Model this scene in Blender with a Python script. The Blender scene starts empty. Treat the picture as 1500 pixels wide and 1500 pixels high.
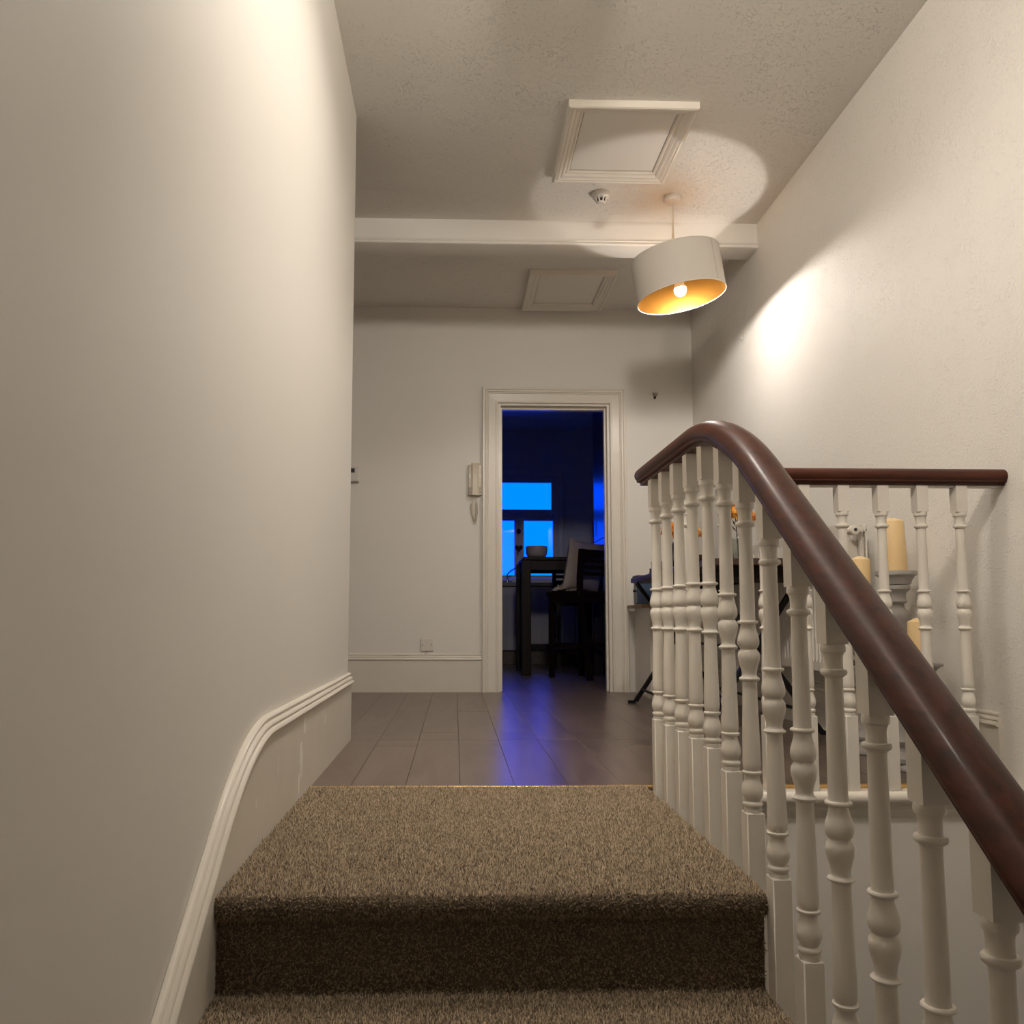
import bpy, math, random
import numpy as np
from mathutils import Vector, Matrix

random.seed(7)
rng = np.random.default_rng(7)
S = bpy.context.scene
COL = S.collection
PI = math.pi

# ------------------------------------------------------------------ camera
YAW, PITCH, ROLL = math.radians(1.595), math.radians(5.088), math.radians(0.103)
cam_data = bpy.data.cameras.new('camera')
cam_data.sensor_fit = 'HORIZONTAL'
cam_data.sensor_width = 36.0
cam_data.lens = 36.0 * 1200 / 1500
cam_data.shift_x = 50 / 1500
cam_data.shift_y = 50 / 1500
cam_data.clip_start = 0.02
cam = bpy.data.objects.new('camera', cam_data)
COL.objects.link(cam)
F = Vector((math.sin(YAW) * math.cos(PITCH), math.cos(YAW) * math.cos(PITCH), math.sin(PITCH)))
R0 = Vector((math.cos(YAW), -math.sin(YAW), 0))
U0 = R0.cross(F)
Rv = math.cos(ROLL) * R0 + math.sin(ROLL) * U0
Uv = math.cos(ROLL) * U0 - math.sin(ROLL) * R0
M = Matrix((Rv, Uv, -F)).transposed().to_4x4()
M.translation = Vector((0, 0, 0.5))
cam.matrix_world = M
S.camera = cam

# ------------------------------------------------------------------ world: deep blue dusk
world = bpy.data.worlds.new('dusk_sky')
S.world = world
world.use_nodes = True
bg = world.node_tree.nodes['Background']
bg.inputs['Color'].default_value = (0.0, 0.058, 1.0, 1)
bg.inputs['Strength'].default_value = 5.6

S.view_settings.view_transform = 'Standard'
S.view_settings.look = 'None'
S.view_settings.gamma = 1.0
S.view_settings.use_curve_mapping = False
S.view_settings.exposure = 0.0

LAMP_STRENGTH = 700.0          # pendant bulb (see the lamp builder)
LANDING_FILL = 63.0        # added fill light above the landing
STAIR_FILL = 155.0          # added fill spot above the stairs

# key dimensions (metres, floor at z = 0, camera at x = y = 0)
YF = 5.69        # far wall face
XR = 1.69        # right wall face
XL = -0.445      # near left wall face
ZC = 2.72        # ceiling
YB = 2.50        # floor edge above the stairwell
YE = 3.46        # corner where the left wall ends
YK = 5.83        # kitchen side of the far wall
YW = 9.65        # kitchen window wall
SLOPE = 0.765


# ================================================================== helpers
def node_mat(name):
    m = bpy.data.materials.new(name)
    m.use_nodes = True
    nt = m.node_tree
    return m, nt, nt.nodes['Principled BSDF']


def N(nt, kind, **kw):
    n = nt.nodes.new(kind)
    for k, v in kw.items():
        if hasattr(n, k):
            setattr(n, k, v)
        else:
            n.inputs[k].default_value = v
    return n


def mat(name, col, rough=0.5, metal=0.0, var=0.0, vscale=4.0, bump=0.0, bscale=60.0, bdist=0.002,
        spec=0.5, col2=None, detail=4.0, coat=0.0, distort=0.0, sub=0.0):
    """procedural paint / wood / plastic: colour noise between two tones plus fine relief"""
    m, nt, b = node_mat(name)
    L = nt.links
    b.inputs['Roughness'].default_value = rough
    b.inputs['Metallic'].default_value = metal
    b.inputs['Specular IOR Level'].default_value = spec
    b.inputs['Coat Weight'].default_value = coat
    if sub:
        b.inputs['Subsurface Weight'].default_value = sub
        b.inputs['Subsurface Radius'].default_value = (0.02, 0.012, 0.006)
    tc = N(nt, 'ShaderNodeTexCoord')
    no = N(nt, 'ShaderNodeTexNoise')
    no.inputs['Scale'].default_value = vscale
    no.inputs['Detail'].default_value = detail
    L.new(tc.outputs['Object'], no.inputs['Vector'])
    mx = N(nt, 'ShaderNodeMix', data_type='RGBA')
    c2 = col2 or tuple(c * (1 - var) for c in col)
    mx.inputs[6].default_value = (*col, 1)
    mx.inputs[7].default_value = (*c2, 1)
    L.new(no.outputs['Fac'], mx.inputs[0])
    L.new(mx.outputs[2], b.inputs['Base Color'])
    if bump:
        bn = N(nt, 'ShaderNodeTexNoise')
        bn.inputs['Scale'].default_value = bscale
        bn.inputs['Detail'].default_value = 5
        bn.inputs['Distortion'].default_value = distort
        L.new(tc.outputs['Object'], bn.inputs['Vector'])
        bu = N(nt, 'ShaderNodeBump')
        bu.inputs['Strength'].default_value = bump
        bu.inputs['Distance'].default_value = bdist
        L.new(bn.outputs['Fac'], bu.inputs['Height'])
        L.new(bu.outputs['Normal'], b.inputs['Normal'])
    return m


def stipple_mat(name, col, scale, strength, dist, lo, hi, distort=1.5, rough=0.6):
    """textured coating: raised flecks over a smooth paint film"""
    m, nt, b = node_mat(name)
    L = nt.links
    b.inputs['Roughness'].default_value = rough
    b.inputs['Base Color'].default_value = (*col, 1)
    tc = N(nt, 'ShaderNodeTexCoord')
    n1 = N(nt, 'ShaderNodeTexNoise')
    n1.inputs['Scale'].default_value = scale
    n1.inputs['Detail'].default_value = 3
    n1.inputs['Distortion'].default_value = distort
    L.new(tc.outputs['Object'], n1.inputs['Vector'])
    n2 = N(nt, 'ShaderNodeTexNoise')
    n2.inputs['Scale'].default_value = scale * 0.08
    n2.inputs['Detail'].default_value = 2
    L.new(tc.outputs['Object'], n2.inputs['Vector'])
    rp = N(nt, 'ShaderNodeMapRange')
    rp.inputs['From Min'].default_value = lo
    rp.inputs['From Max'].default_value = hi
    L.new(n1.outputs['Fac'], rp.inputs['Value'])
    r2 = N(nt, 'ShaderNodeMapRange')
    r2.inputs['From Min'].default_value = 0.35
    r2.inputs['From Max'].default_value = 0.65
    r2.inputs['To Min'].default_value = 0.35
    L.new(n2.outputs['Fac'], r2.inputs['Value'])
    mu = N(nt, 'ShaderNodeMath', operation='MULTIPLY')
    L.new(rp.outputs[0], mu.inputs[0])
    L.new(r2.outputs[0], mu.inputs[1])
    bu = N(nt, 'ShaderNodeBump')
    bu.inputs['Strength'].default_value = strength
    bu.inputs['Distance'].default_value = dist
    L.new(mu.outputs[0], bu.inputs['Height'])
    L.new(bu.outputs['Normal'], b.inputs['Normal'])
    return m


def wood_mat(name, a, bcol, rough, scale=(30, 1.5, 30), coat=0.0, bump=0.05, rand=0.0, stretch_noise=6.0, spec=0.5):
    """grain running along local Y"""
    m, nt, b = node_mat(name)
    L = nt.links
    b.inputs['Roughness'].default_value = rough
    b.inputs['Coat Weight'].default_value = coat
    b.inputs['Coat Roughness'].default_value = 0.12
    b.inputs['Specular IOR Level'].default_value = spec
    tc = N(nt, 'ShaderNodeTexCoord')
    oi = N(nt, 'ShaderNodeObjectInfo')
    mp = N(nt, 'ShaderNodeMapping')
    mp.inputs['Scale'].default_value = scale
    L.new(tc.outputs['Object'], mp.inputs['Vector'])
    ad = N(nt, 'ShaderNodeVectorMath', operation='ADD')
    sc = N(nt, 'ShaderNodeVectorMath', operation='SCALE')
    cx = N(nt, 'ShaderNodeCombineXYZ')
    for i in range(3):
        L.new(oi.outputs['Random'], cx.inputs[i])
    L.new(cx.outputs[0], sc.inputs[0])
    sc.inputs['Scale'].default_value = 37.0 if rand else 0.0
    L.new(mp.outputs[0], ad.inputs[0])
    L.new(sc.outputs[0], ad.inputs[1])
    n1 = N(nt, 'ShaderNodeTexNoise')
    n1.inputs['Scale'].default_value = 1.0
    n1.inputs['Detail'].default_value = 8
    n1.inputs['Roughness'].default_value = 0.62
    n1.inputs['Distortion'].default_value = 0.6
    L.new(ad.outputs[0], n1.inputs['Vector'])
    rp = N(nt, 'ShaderNodeMapRange')
    rp.inputs['From Min'].default_value = 0.3
    rp.inputs['From Max'].default_value = 0.7
    L.new(n1.outputs['Fac'], rp.inputs['Value'])
    mx = N(nt, 'ShaderNodeMix', data_type='RGBA')
    mx.inputs[6].default_value = (*a, 1)
    mx.inputs[7].default_value = (*bcol, 1)
    L.new(rp.outputs[0], mx.inputs[0])
    last = mx.outputs[2]
    if rand:
        hs = N(nt, 'ShaderNodeHueSaturation')
        mr = N(nt, 'ShaderNodeMapRange')
        mr.inputs['To Min'].default_value = 1 - rand
        mr.inputs['To Max'].default_value = 1 + rand
        L.new(oi.outputs['Random'], mr.inputs['Value'])
        L.new(mr.outputs[0], hs.inputs['Value'])
        L.new(last, hs.inputs['Color'])
        last = hs.outputs['Color']
    L.new(last, b.inputs['Base Color'])
    if bump:
        bu = N(nt, 'ShaderNodeBump')
        bu.inputs['Strength'].default_value = bump
        bu.inputs['Distance'].default_value = 0.002
        L.new(n1.outputs['Fac'], bu.inputs['Height'])
        L.new(bu.outputs['Normal'], b.inputs['Normal'])
    return m


def glass_mat(name, tint=(1, 1, 1), gloss=0.12):
    """thin clear glass: transparent with a fresnel reflection"""
    m = bpy.data.materials.new(name)
    m.use_nodes = True
    nt = m.node_tree
    nt.nodes.clear()
    o = N(nt, 'ShaderNodeOutputMaterial')
    t = N(nt, 'ShaderNodeBsdfTransparent')
    t.inputs['Color'].default_value = (*tint, 1)
    g = N(nt, 'ShaderNodeBsdfGlossy')
    g.inputs['Roughness'].default_value = 0.02
    fr = N(nt, 'ShaderNodeFresnel')
    fr.inputs['IOR'].default_value = 1.45
    ad = N(nt, 'ShaderNodeMath', operation='ADD')
    ad.inputs[1].default_value = gloss * 0.2
    nt.links.new(fr.outputs[0], ad.inputs[0])
    mx = N(nt, 'ShaderNodeMixShader')
    nt.links.new(ad.outputs[0], mx.inputs[0])
    nt.links.new(t.outputs[0], mx.inputs[1])
    nt.links.new(g.outputs[0], mx.inputs[2])
    nt.links.new(mx.outputs[0], o.inputs['Surface'])
    return m


class MB:
    """collects vertices and faces and links them as ONE mesh object"""

    def __init__(self):
        self.v = []
        self.f = []

    def add(self, vs, fs):
        k = len(self.v)
        self.v += [tuple(p) for p in vs]
        self.f += [tuple(i + k for i in q) for q in fs]
        return self

    def box(self, x0, x1, y0, y1, z0, z1, ch=0.0):
        if ch <= 0:
            vs = [(x, y, z) for z in (z0, z1) for y in (y0, y1) for x in (x0, x1)]
            fs = [(0, 2, 3, 1), (4, 5, 7, 6), (0, 1, 5, 4), (2, 6, 7, 3), (0, 4, 6, 2), (1, 3, 7, 5)]
            return self.add(vs, fs)
        c = min(ch, (x1 - x0) / 2.01, (y1 - y0) / 2.01, (z1 - z0) / 2.01)
        # rounded box: the 24 chamfer vertices
        vs, idx = [], {}
        for sx in (0, 1):
            for sy in (0, 1):
                for sz in (0, 1):
                    X, Y, Z = (x0, x1)[sx], (y0, y1)[sy], (z0, z1)[sz]
                    dx, dy, dz = (c, -c)[sx], (c, -c)[sy], (c, -c)[sz]
                    idx[sx, sy, sz, 0] = len(vs); vs.append((X, Y + dy, Z + dz))
                    idx[sx, sy, sz, 1] = len(vs); vs.append((X + dx, Y, Z + dz))
                    idx[sx, sy, sz, 2] = len(vs); vs.append((X + dx, Y + dy, Z))
        fs = []
        I = idx
        for s in (0, 1):
            q = [I[s, 0, 0, 0], I[s, 1, 0, 0], I[s, 1, 1, 0], I[s, 0, 1, 0]]
            fs.append(q if s else q[::-1])
            q = [I[0, s, 0, 1], I[0, s, 1, 1], I[1, s, 1, 1], I[1, s, 0, 1]]
            fs.append(q if s else q[::-1])
            q = [I[0, 0, s, 2], I[1, 0, s, 2], I[1, 1, s, 2], I[0, 1, s, 2]]
            fs.append(q if s else q[::-1])
        for a in (0, 1):
            for b in (0, 1):
                q = [I[0, a, b, 1], I[1, a, b, 1], I[1, a, b, 2], I[0, a, b, 2]]
                fs.append(q if (a ^ b) == 0 else q[::-1])
                q = [I[a, 0, b, 0], I[a, 1, b, 0], I[a, 1, b, 2], I[a, 0, b, 2]]
                fs.append(q if (a ^ b) else q[::-1])
                q = [I[a, b, 0, 0], I[a, b, 1, 0], I[a, b, 1, 1], I[a, b, 0, 1]]
                fs.append(q if (a ^ b) == 0 else q[::-1])
        for a in (0, 1):
            for b in (0, 1):
                for d in (0, 1):
                    q = [I[a, b, d, 0], I[a, b, d, 1], I[a, b, d, 2]]
                    fs.append(q if (a + b + d) % 2 else q[::-1])
        return self.add(vs, fs)

    def lathe(self, prof, c=(0, 0, 0), seg=20, cap=True, axis='z', full=True):
        """prof = [(radius, height)] from bottom to top"""
        vs, fs = [], []
        n = len(prof)
        for r, h in prof:
            for k in range(seg):
                a = 2 * PI * k / seg
                p = (r * math.cos(a), r * math.sin(a), h)
                if axis == 'x':
                    p = (p[2], p[0], p[1])
                elif axis == 'y':
                    p = (p[1], p[2], p[0])
                vs.append((p[0] + c[0], p[1] + c[1], p[2] + c[2]))
        for i in range(n - 1):
            for k in range(seg):
                k2 = (k + 1) % seg
                fs.append((i * seg + k, i * seg + k2, (i + 1) * seg + k2, (i + 1) * seg + k))
        if cap:
            fs.append(tuple(range(seg))[::-1])
            fs.append(tuple((n - 1) * seg + k for k in range(seg)))
        return self.add(vs, fs)

    def tube(self, pts, r, seg=8, cap=True):
        pts = [Vector(p) for p in pts]
        n = len(pts)
        rs = r if isinstance(r, (list, tuple)) else [r] * n
        vs, fs = [], []
        prev = None
        for i, p in enumerate(pts):
            t = (pts[min(i + 1, n - 1)] - pts[max(i - 1, 0)]).normalized()
            if prev is None:
                u = t.cross(Vector((0, 0, 1)))
                if u.length < 1e-3:
                    u = t.cross(Vector((1, 0, 0)))
                u.normalize()
            else:
                u = prev - t * prev.dot(t)
                u.normalize()
            prev = u
            w = t.cross(u)
            for k in range(seg):
                a = 2 * PI * k / seg
                vs.append(p + (u * math.cos(a) + w * math.sin(a)) * rs[i])
        for i in range(n - 1):
            for k in range(seg):
                k2 = (k + 1) % seg
                fs.append((i * seg + k, i * seg + k2, (i + 1) * seg + k2, (i + 1) * seg + k))
        if cap:
            fs.append(tuple(range(seg))[::-1])
            fs.append(tuple((n - 1) * seg + k for k in range(seg)))
        return self.add(vs, fs)

    def bar(self, a, b, w, h, up=(0, 0, 1)):
        """rectangular bar from a to b, w across, h along up"""
        a, b = Vector(a), Vector(b)
        t = (b - a).normalized()
        u = t.cross(Vector(up)).normalized()
        n = u.cross(t).normalized()
        vs = []
        for p in (a, b):
            for s1, s2 in ((-1, -1), (1, -1), (1, 1), (-1, 1)):
                vs.append(p + u * s1 * w / 2 + n * s2 * h / 2)
        return self.add(vs, [(0, 1, 2, 3), (7, 6, 5, 4), (0, 4, 5, 1), (1, 5, 6, 2), (2, 6, 7, 3), (3, 7, 4, 0)])

    def loft(self, rings, closed=True, cap=True):
        n = len(rings[0])
        vs = [p for r in rings for p in r]
        fs = []
        for i in range(len(rings) - 1):
            for k in range(n if closed else n - 1):
                k2 = (k + 1) % n
                fs.append((i * n + k, i * n + k2, (i + 1) * n + k2, (i + 1) * n + k))
        if cap:
            fs.append(tuple(range(n))[::-1])
            fs.append(tuple((len(rings) - 1) * n + k for k in range(n)))
        return self.add(vs, fs)

    def build(self, name, m, parent=None, smooth=35, kind=None, loc=None, rot=None, fix=True):
        me = bpy.data.meshes.new(name)
        me.from_pydata([tuple(p) for p in self.v], [], self.f)
        me.validate()
        if fix:
            import bmesh
            bm = bmesh.new()
            bm.from_mesh(me)
            bmesh.ops.recalc_face_normals(bm, faces=bm.faces)
            bm.to_mesh(me)
            bm.free()
        if smooth:
            me.polygons.foreach_set('use_smooth', [True] * len(me.polygons))
            me.set_sharp_from_angle(angle=math.radians(smooth))
        me.materials.append(m)
        o = bpy.data.objects.new(name, me)
        COL.objects.link(o)
        if parent:
            o.parent = parent
        if kind:
            o['kind'] = kind
        if loc:
            o.location = loc
        if rot:
            o.rotation_euler = rot
        return o


def tag(o, label, cat, group=None):
    o['label'] = label
    o['category'] = cat
    if group:
        o['group'] = group
    return o


def thing(name, label, cat, loc=(0, 0, 0), rot=(0, 0, 0), group=None):
    o = bpy.data.objects.new(name, None)
    o.empty_display_size = 0.05
    COL.objects.link(o)
    o.location = loc
    o.rotation_euler = rot
    return tag(o, label, cat, group)


def struct(o):
    o['kind'] = 'structure'
    return o


# ================================================================== materials
WALL = mat('wall_paint', (0.82, 0.785, 0.725), 0.55, var=0.05, vscale=1.3, bump=0.15, bscale=25, bdist=0.004)
WALL_TEX = stipple_mat('textured_wall_paint', (0.82, 0.785, 0.725), 140, 0.7, 0.0028, 0.52, 0.72, 0.4)
CEIL = stipple_mat('textured_ceiling', (0.80, 0.765, 0.705), 55, 0.9, 0.005, 0.58, 0.76, 2.2)
CEIL_S = mat('smooth_ceiling', (0.80, 0.765, 0.705), 0.6, var=0.04, bump=0.2, bscale=40, bdist=0.002)
GLOSS = mat('white_gloss_paint', (0.81, 0.76, 0.68), 0.32, var=0.10, vscale=7, bump=0.1, bscale=30, bdist=0.002, col2=(0.77, 0.71, 0.615))
SPIN = mat('white_baluster_paint', (0.84, 0.795, 0.72), 0.38, vscale=18, col2=(0.74, 0.68, 0.59), bump=0.12, bscale=60, bdist=0.001, detail=6)
SKIRT = mat('worn_skirting_paint', (0.77, 0.72, 0.635), 0.4, vscale=9, col2=(0.70, 0.645, 0.555), bump=0.2, bscale=22, bdist=0.003, detail=7)
PLANK = wood_mat('brown_plank', (0.115, 0.078, 0.058), (0.185, 0.135, 0.105), 0.28, (14, 2.4, 14), rand=0.07, bump=0.22, spec=0.6)
SUB = mat('subfloor', (0.06, 0.045, 0.036), 0.9)
RAIL = wood_mat('mahogany_rail', (0.028, 0.006, 0.0023), (0.090, 0.019, 0.007), 0.44, (60, 2.2, 60), coat=0.08, bump=0.06, spec=0.3)
BRASS = mat('brass', (0.80, 0.52, 0.20), 0.28, 0.9, var=0.2, vscale=30)
WHITE_P = mat('white_plastic', (0.76, 0.72, 0.66), 0.35, var=0.03)
CREAM_P = mat('cream_plastic', (0.70, 0.62, 0.48), 0.38, var=0.06, vscale=10)
DARK_P = mat('dark_plastic', (0.02, 0.02, 0.022), 0.35)
GREY_P = mat('grey_plastic', (0.30, 0.26, 0.22), 0.5)
BLACKM = mat('black_metal', (0.006, 0.006, 0.007), 0.38, 0.2)
DARKWOOD = wood_mat('dark_table_wood', (0.022, 0.010, 0.005), (0.06, 0.028, 0.014), 0.35, (30, 2, 30), bump=0.08)
BARWOOD = wood_mat('black_brown_wood', (0.004, 0.0022, 0.0016), (0.014, 0.006, 0.003), 0.5, (25, 3, 3), bump=0.05, spec=0.2)
FABRIC = mat('shade_fabric', (0.66, 0.615, 0.545), 0.85, var=0.05, vscale=6, bump=0.25, bscale=700, bdist=0.0006)
GOLD = mat('gold_lining', (0.27, 0.125, 0.022), 0.42, 0.95, var=0.2, vscale=8, bump=0.12, bscale=10, bdist=0.003)
WAX = mat('cream_wax', (0.82, 0.60, 0.31), 0.5, var=0.05, vscale=12, sub=0.15)
GREYW = mat('grey_chalk_paint', (0.40, 0.38, 0.355), 0.6, vscale=14, col2=(0.33, 0.31, 0.285), bump=0.2, bscale=60, bdist=0.001)
RADW = mat('radiator_enamel', (0.70, 0.655, 0.585), 0.35, var=0.05)
TANW = wood_mat('pale_ledge_wood', (0.30, 0.19, 0.10), (0.42, 0.29, 0.17), 0.5, (30, 2, 30))
PLINTH = wood_mat('cabinet_plinth_wood', (0.09, 0.06, 0.04), (0.14, 0.10, 0.07), 0.5)
BLUE = mat('blue_tin', (0.03, 0.06, 0.16), 0.35, 0.2, vscale=14, col2=(0.10, 0.13, 0.17))
RUST = mat('brown_tin_lid', (0.06, 0.03, 0.02), 0.4)
RED = mat('rust_band', (0.25, 0.07, 0.02), 0.5)
ORANGE = mat('orange_petal', (0.95, 0.50, 0.08), 0.6, vscale=60, col2=(0.80, 0.33, 0.03))
STEM = mat('dried_stem', (0.05, 0.035, 0.02), 0.7)
GLASS = glass_mat('window_glass')
VGLASS = glass_mat('vase_glass', (0.86, 0.88, 0.86), 0.3)
KWALL = mat('kitchen_wall_paint', (0.55, 0.58, 0.62), 0.6, var=0.05)
KWHITE = mat('kitchen_white_paint', (0.58, 0.60, 0.62), 0.45, var=0.05)
KCAB = mat('grey_cabinet_paint', (0.40, 0.40, 0.40), 0.5, var=0.06)
KTALL = mat('dark_gloss_cabinet', (0.035, 0.04, 0.05), 0.3, coat=0.1, spec=0.35)
WORKTOP = mat('dark_worktop', (0.02, 0.018, 0.018), 0.3)
STEEL = mat('brushed_steel', (0.45, 0.45, 0.46), 0.25, 1.0)
CLOTH = mat('beige_cushion_cloth', (0.38, 0.315, 0.245), 0.9, var=0.12, vscale=20, bump=0.6, bscale=16, bdist=0.02)
CERAM = mat('grey_ceramic', (0.30, 0.27, 0.26), 0.45, var=0.1, vscale=8)
HOOKM = mat('dark_bronze', (0.05, 0.022, 0.012), 0.45, 0.6)


def carpet_material():
    m, nt, b = node_mat('brown_carpet')
    L = nt.links
    b.inputs['Roughness'].default_value = 0.95
    b.inputs['Specular IOR Level'].default_value = 0.1
    g = N(nt, 'ShaderNodeNewGeometry')
    cr = N(nt, 'ShaderNodeValToRGB')
    e = cr.color_ramp.elements
    e[0].color = (0.11, 0.078, 0.050, 1)
    e[1].color = (0.50, 0.39, 0.27, 1)
    e[0].position, e[1].position = 0.0, 1.0
    mid = e.new(0.5)
    mid.color = (0.31, 0.24, 0.16, 1)
    L.new(g.outputs['Random Per Island'], cr.inputs[0])
    L.new(cr.outputs[0], b.inputs['Base Color'])
    return m


CARPET = carpet_material()
CARPET_B = mat('carpet_backing', (0.14, 0.105, 0.07), 0.95, var=0.3, vscale=90, bump=0.5, bscale=250, bdist=0.004)

# ================================================================== room shell
ZL = -2.16        # lower floor
# floor slab under the planks (landing, hall and kitchen)
fl = MB()
fl.box(-2.0, XR, YB, YF + 0.2, -0.22, -0.0075)
fl.box(-1.2, 1.95, YF + 0.2, YW + 0.1, -0.22, -0.0075)
floor = struct(fl.build('floor', SUB, smooth=0))

PW, PL, GAP = 0.165, 1.2, 0.0009


def plank(x0, x1, y0, y1):
    m = MB()
    cx, cy = (x0 + x1) / 2, (y0 + y1) / 2
    a, b = x0 - cx + GAP / 2, x1 - cx - GAP / 2
    c, d = y0 - cy + GAP / 2, y1 - cy - GAP / 2
    e = 0.0009
    zt = random.uniform(-0.0004, 0.0002)
    vs = [(a, c, -0.0072), (b, c, -0.0072), (b, d, -0.0072), (a, d, -0.0072),
          (a, c, zt - e), (b, c, zt - e), (b, d, zt - e), (a, d, zt - e),
          (a + e, c + e, zt), (b - e, c + e, zt), (b - e, d - e, zt), (a + e, d - e, zt)]
    fs = [(0, 1, 5, 4), (1, 2, 6, 5), (2, 3, 7, 6), (3, 0, 4, 7),
          (4, 5, 9, 8), (5, 6, 10, 9), (6, 7, 11, 10), (7, 4, 8, 11), (8, 9, 10, 11)]
    m.add(vs, fs)
    o = m.build('floor_plank', PLANK, floor, smooth=0)
    o.location = (cx, cy, 0)


def lay(xa, xb, ya, yb):
    k = math.floor((xa - 0.018) / PW)
    while 0.018 + k * PW < xb - 0.005:
        x0, x1 = max(xa, 0.018 + k * PW), min(xb, 0.018 + (k + 1) * PW)
        if x1 - x0 > 0.01:
            off = 2.49 if k % 2 else 3.30 - 1.2
            y = off - 1.2
            while y < yb:
                y0, y1 = max(ya, y), min(yb, y + PL)
                if y1 - y0 > 0.012:
                    plank(x0, x1, y0, y1)
                y += PL
        k += 1


lay(-0.432, XR - 0.012, YB + 0.012, YE)
lay(-2.0, XR - 0.012, YE, YF)
lay(0.33, 1.06, YF, YK)
lay(-0.6, 1.75, YK, 9.06)

# --- walls
w = MB().box(XL - 0.16, XL, -1.6, YE, ZL, ZC)
wall_left = struct(w.build('wall_left', WALL, smooth=0))
w = MB().box(-2.1, XL - 0.16, YE - 0.15, YE, -0.2, ZC)
struct(w.build('wall_return', WALL, smooth=0))
w = MB().box(-2.1, -2.0, YE, YK, -0.2, ZC)
struct(w.build('wall_far_left', WALL, smooth=0))
w = MB().box(XR, XR + 0.12, -1.6, YK, ZL, ZC)
struct(w.build('wall_right', WALL_TEX, smooth=0))
w = MB().box(XL - 0.16, XR + 0.12, -1.72, -1.6, ZL, ZC)
struct(w.build('wall_front', WALL, smooth=0))
DX0, DX1, DZ = 0.30, 1.085, 2.02          # rough opening
w = MB()
w.box(-2.1, DX0, YF, YK, -0.2, ZC)
w.box(DX1, XR, YF, YK, -0.2, ZC)
w.box(DX0, DX1, YF, YK, DZ, ZC)
struct(w.build('wall_back', WALL, smooth=0))
w = MB().box(-2.1, XR + 0.12, -1.72, YK, ZC, ZC + 0.12)
struct(w.build('ceiling', CEIL, smooth=0))
w = MB().box(XL - 0.16, XR + 0.12, -1.72, 2.5, ZL - 0.1, ZL)
struct(w.build('floor_lower', CARPET_B, smooth=0))
# stairwell face below the floor edge, and the wall carrying the flight
w = MB()
w.box(0.614, XR, 2.475, 2.495, ZL, -0.03)
w.box(XL, 0.614, 2.475, 2.495, ZL, -0.2)
struct(w.build('wall_stairwell', WALL, smooth=0))

# --- kitchen shell
w = MB().box(-1.3, -1.2, YK, YW + 0.2, -0.2, 2.85)
struct(w.build('wall_kitchen_left', KWALL, smooth=0))
w = MB().box(1.85, 1.95, YK, YW + 0.2, -0.2, 2.85)
struct(w.build('wall_kitchen_right', KWALL, smooth=0))
w = MB().box(-1.3, 1.95, YK, YW + 0.2, 2.75, 2.85)
struct(w.build('ceiling_kitchen', KWHITE, smooth=0))
WX0, WX1, WZ0, WZ1 = 0.28, 1.24, 0.94, 2.22
w = MB()
w.box(-1.2, WX0, YW, YW + 0.2, -0.2, 2.75)
w.box(WX1, 1.85, YW, YW + 0.2, -0.2, 2.75)
w.box(WX0, WX1, YW, YW + 0.2, -0.2, WZ0)
w.box(WX0, WX1, YW, YW + 0.2, WZ1, 2.75)
struct(w.build('wall_kitchen_back', KWALL, smooth=0))

# --- boxed beam across the ceiling
bm_ = MB()
prof = [(4.39, ZC), (4.39, 2.612), (4.383, 2.609), (4.380, 2.604), (4.383, 2.599), (4.387, 2.597),
        (4.380, 2.592), (4.377, 2.585), (4.380, 2.578), (4.388, 2.574), (4.53, 2.574), (4.53, ZC)]
bm_.loft([[(x, y, z) for y, z in prof] for x in (-2.0, XR)])
struct(bm_.build('ceiling_beam', CEIL_S, smooth=30))


# --- mitred mouldings around a rectangle
def mitre_strip(m, prof, rect, side, tofn):
    """prof = [(inset from the outer edge, height)], closed; rect = (a0, a1, b0, b1)"""
    a0, a1, b0, b1 = rect
    r0, r1 = [], []
    for u, h in prof:
        if side == 'b0':
            p, q = (a0 + u, b0 + u), (a1 - u, b0 + u)
        elif side == 'b1':
            p, q = (a0 + u, b1 - u), (a1 - u, b1 - u)
        elif side == 'a0':
            p, q = (a0 + u, b0 + u), (a0 + u, b1 - u)
        else:
            p, q = (a1 - u, b0 + u), (a1 - u, b1 - u)
        r0.append(tofn(p[0], p[1], h))
        r1.append(tofn(q[0], q[1], h))
    m.loft([r0, r1])


# ================================================================== baseboards
SK = [(0.0, 0.0), (0.0, 0.005), (-0.002, 0.009), (-0.006, 0.0115), (-0.010, 0.0105), (-0.0135, 0.0075), (-0.0155, 0.0115), (-0.019, 0.0155), (-0.0235, 0.0165), (-0.027, 0.0125),
      (-0.0295, 0.0165), (-0.033, 0.0205), (-0.038, 0.0220), (-0.042, 0.0200), (-0.044, 0.013), (-0.044, 0.0)]   # (drop from top, thickness): three beads stepping out


def straight_base(name, face, a, b, top, axis, sgn, board_t=0.013):
    """axis x: runs along X on a wall at y = face (room towards -Y); axis y: runs along Y on x = face"""
    m = MB()
    def P(s, t, z):
        return (s, face + sgn * t, z) if axis == 'x' else (face + sgn * t, s, z)
    m.loft([[P(s, t, z) for t, z in ((0, 0.0), (board_t, 0.0), (board_t, top - 0.044), (0, top - 0.044))] for s in (a, b)])
    o = struct(m.build(name, SKIRT, smooth=0))
    m = MB()
    m.loft([[P(s, t, top + d) for d, t in SK] for s in (a, b)])
    m.build('skirting_moulding', GLOSS, o, smooth=30)
    return o


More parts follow.
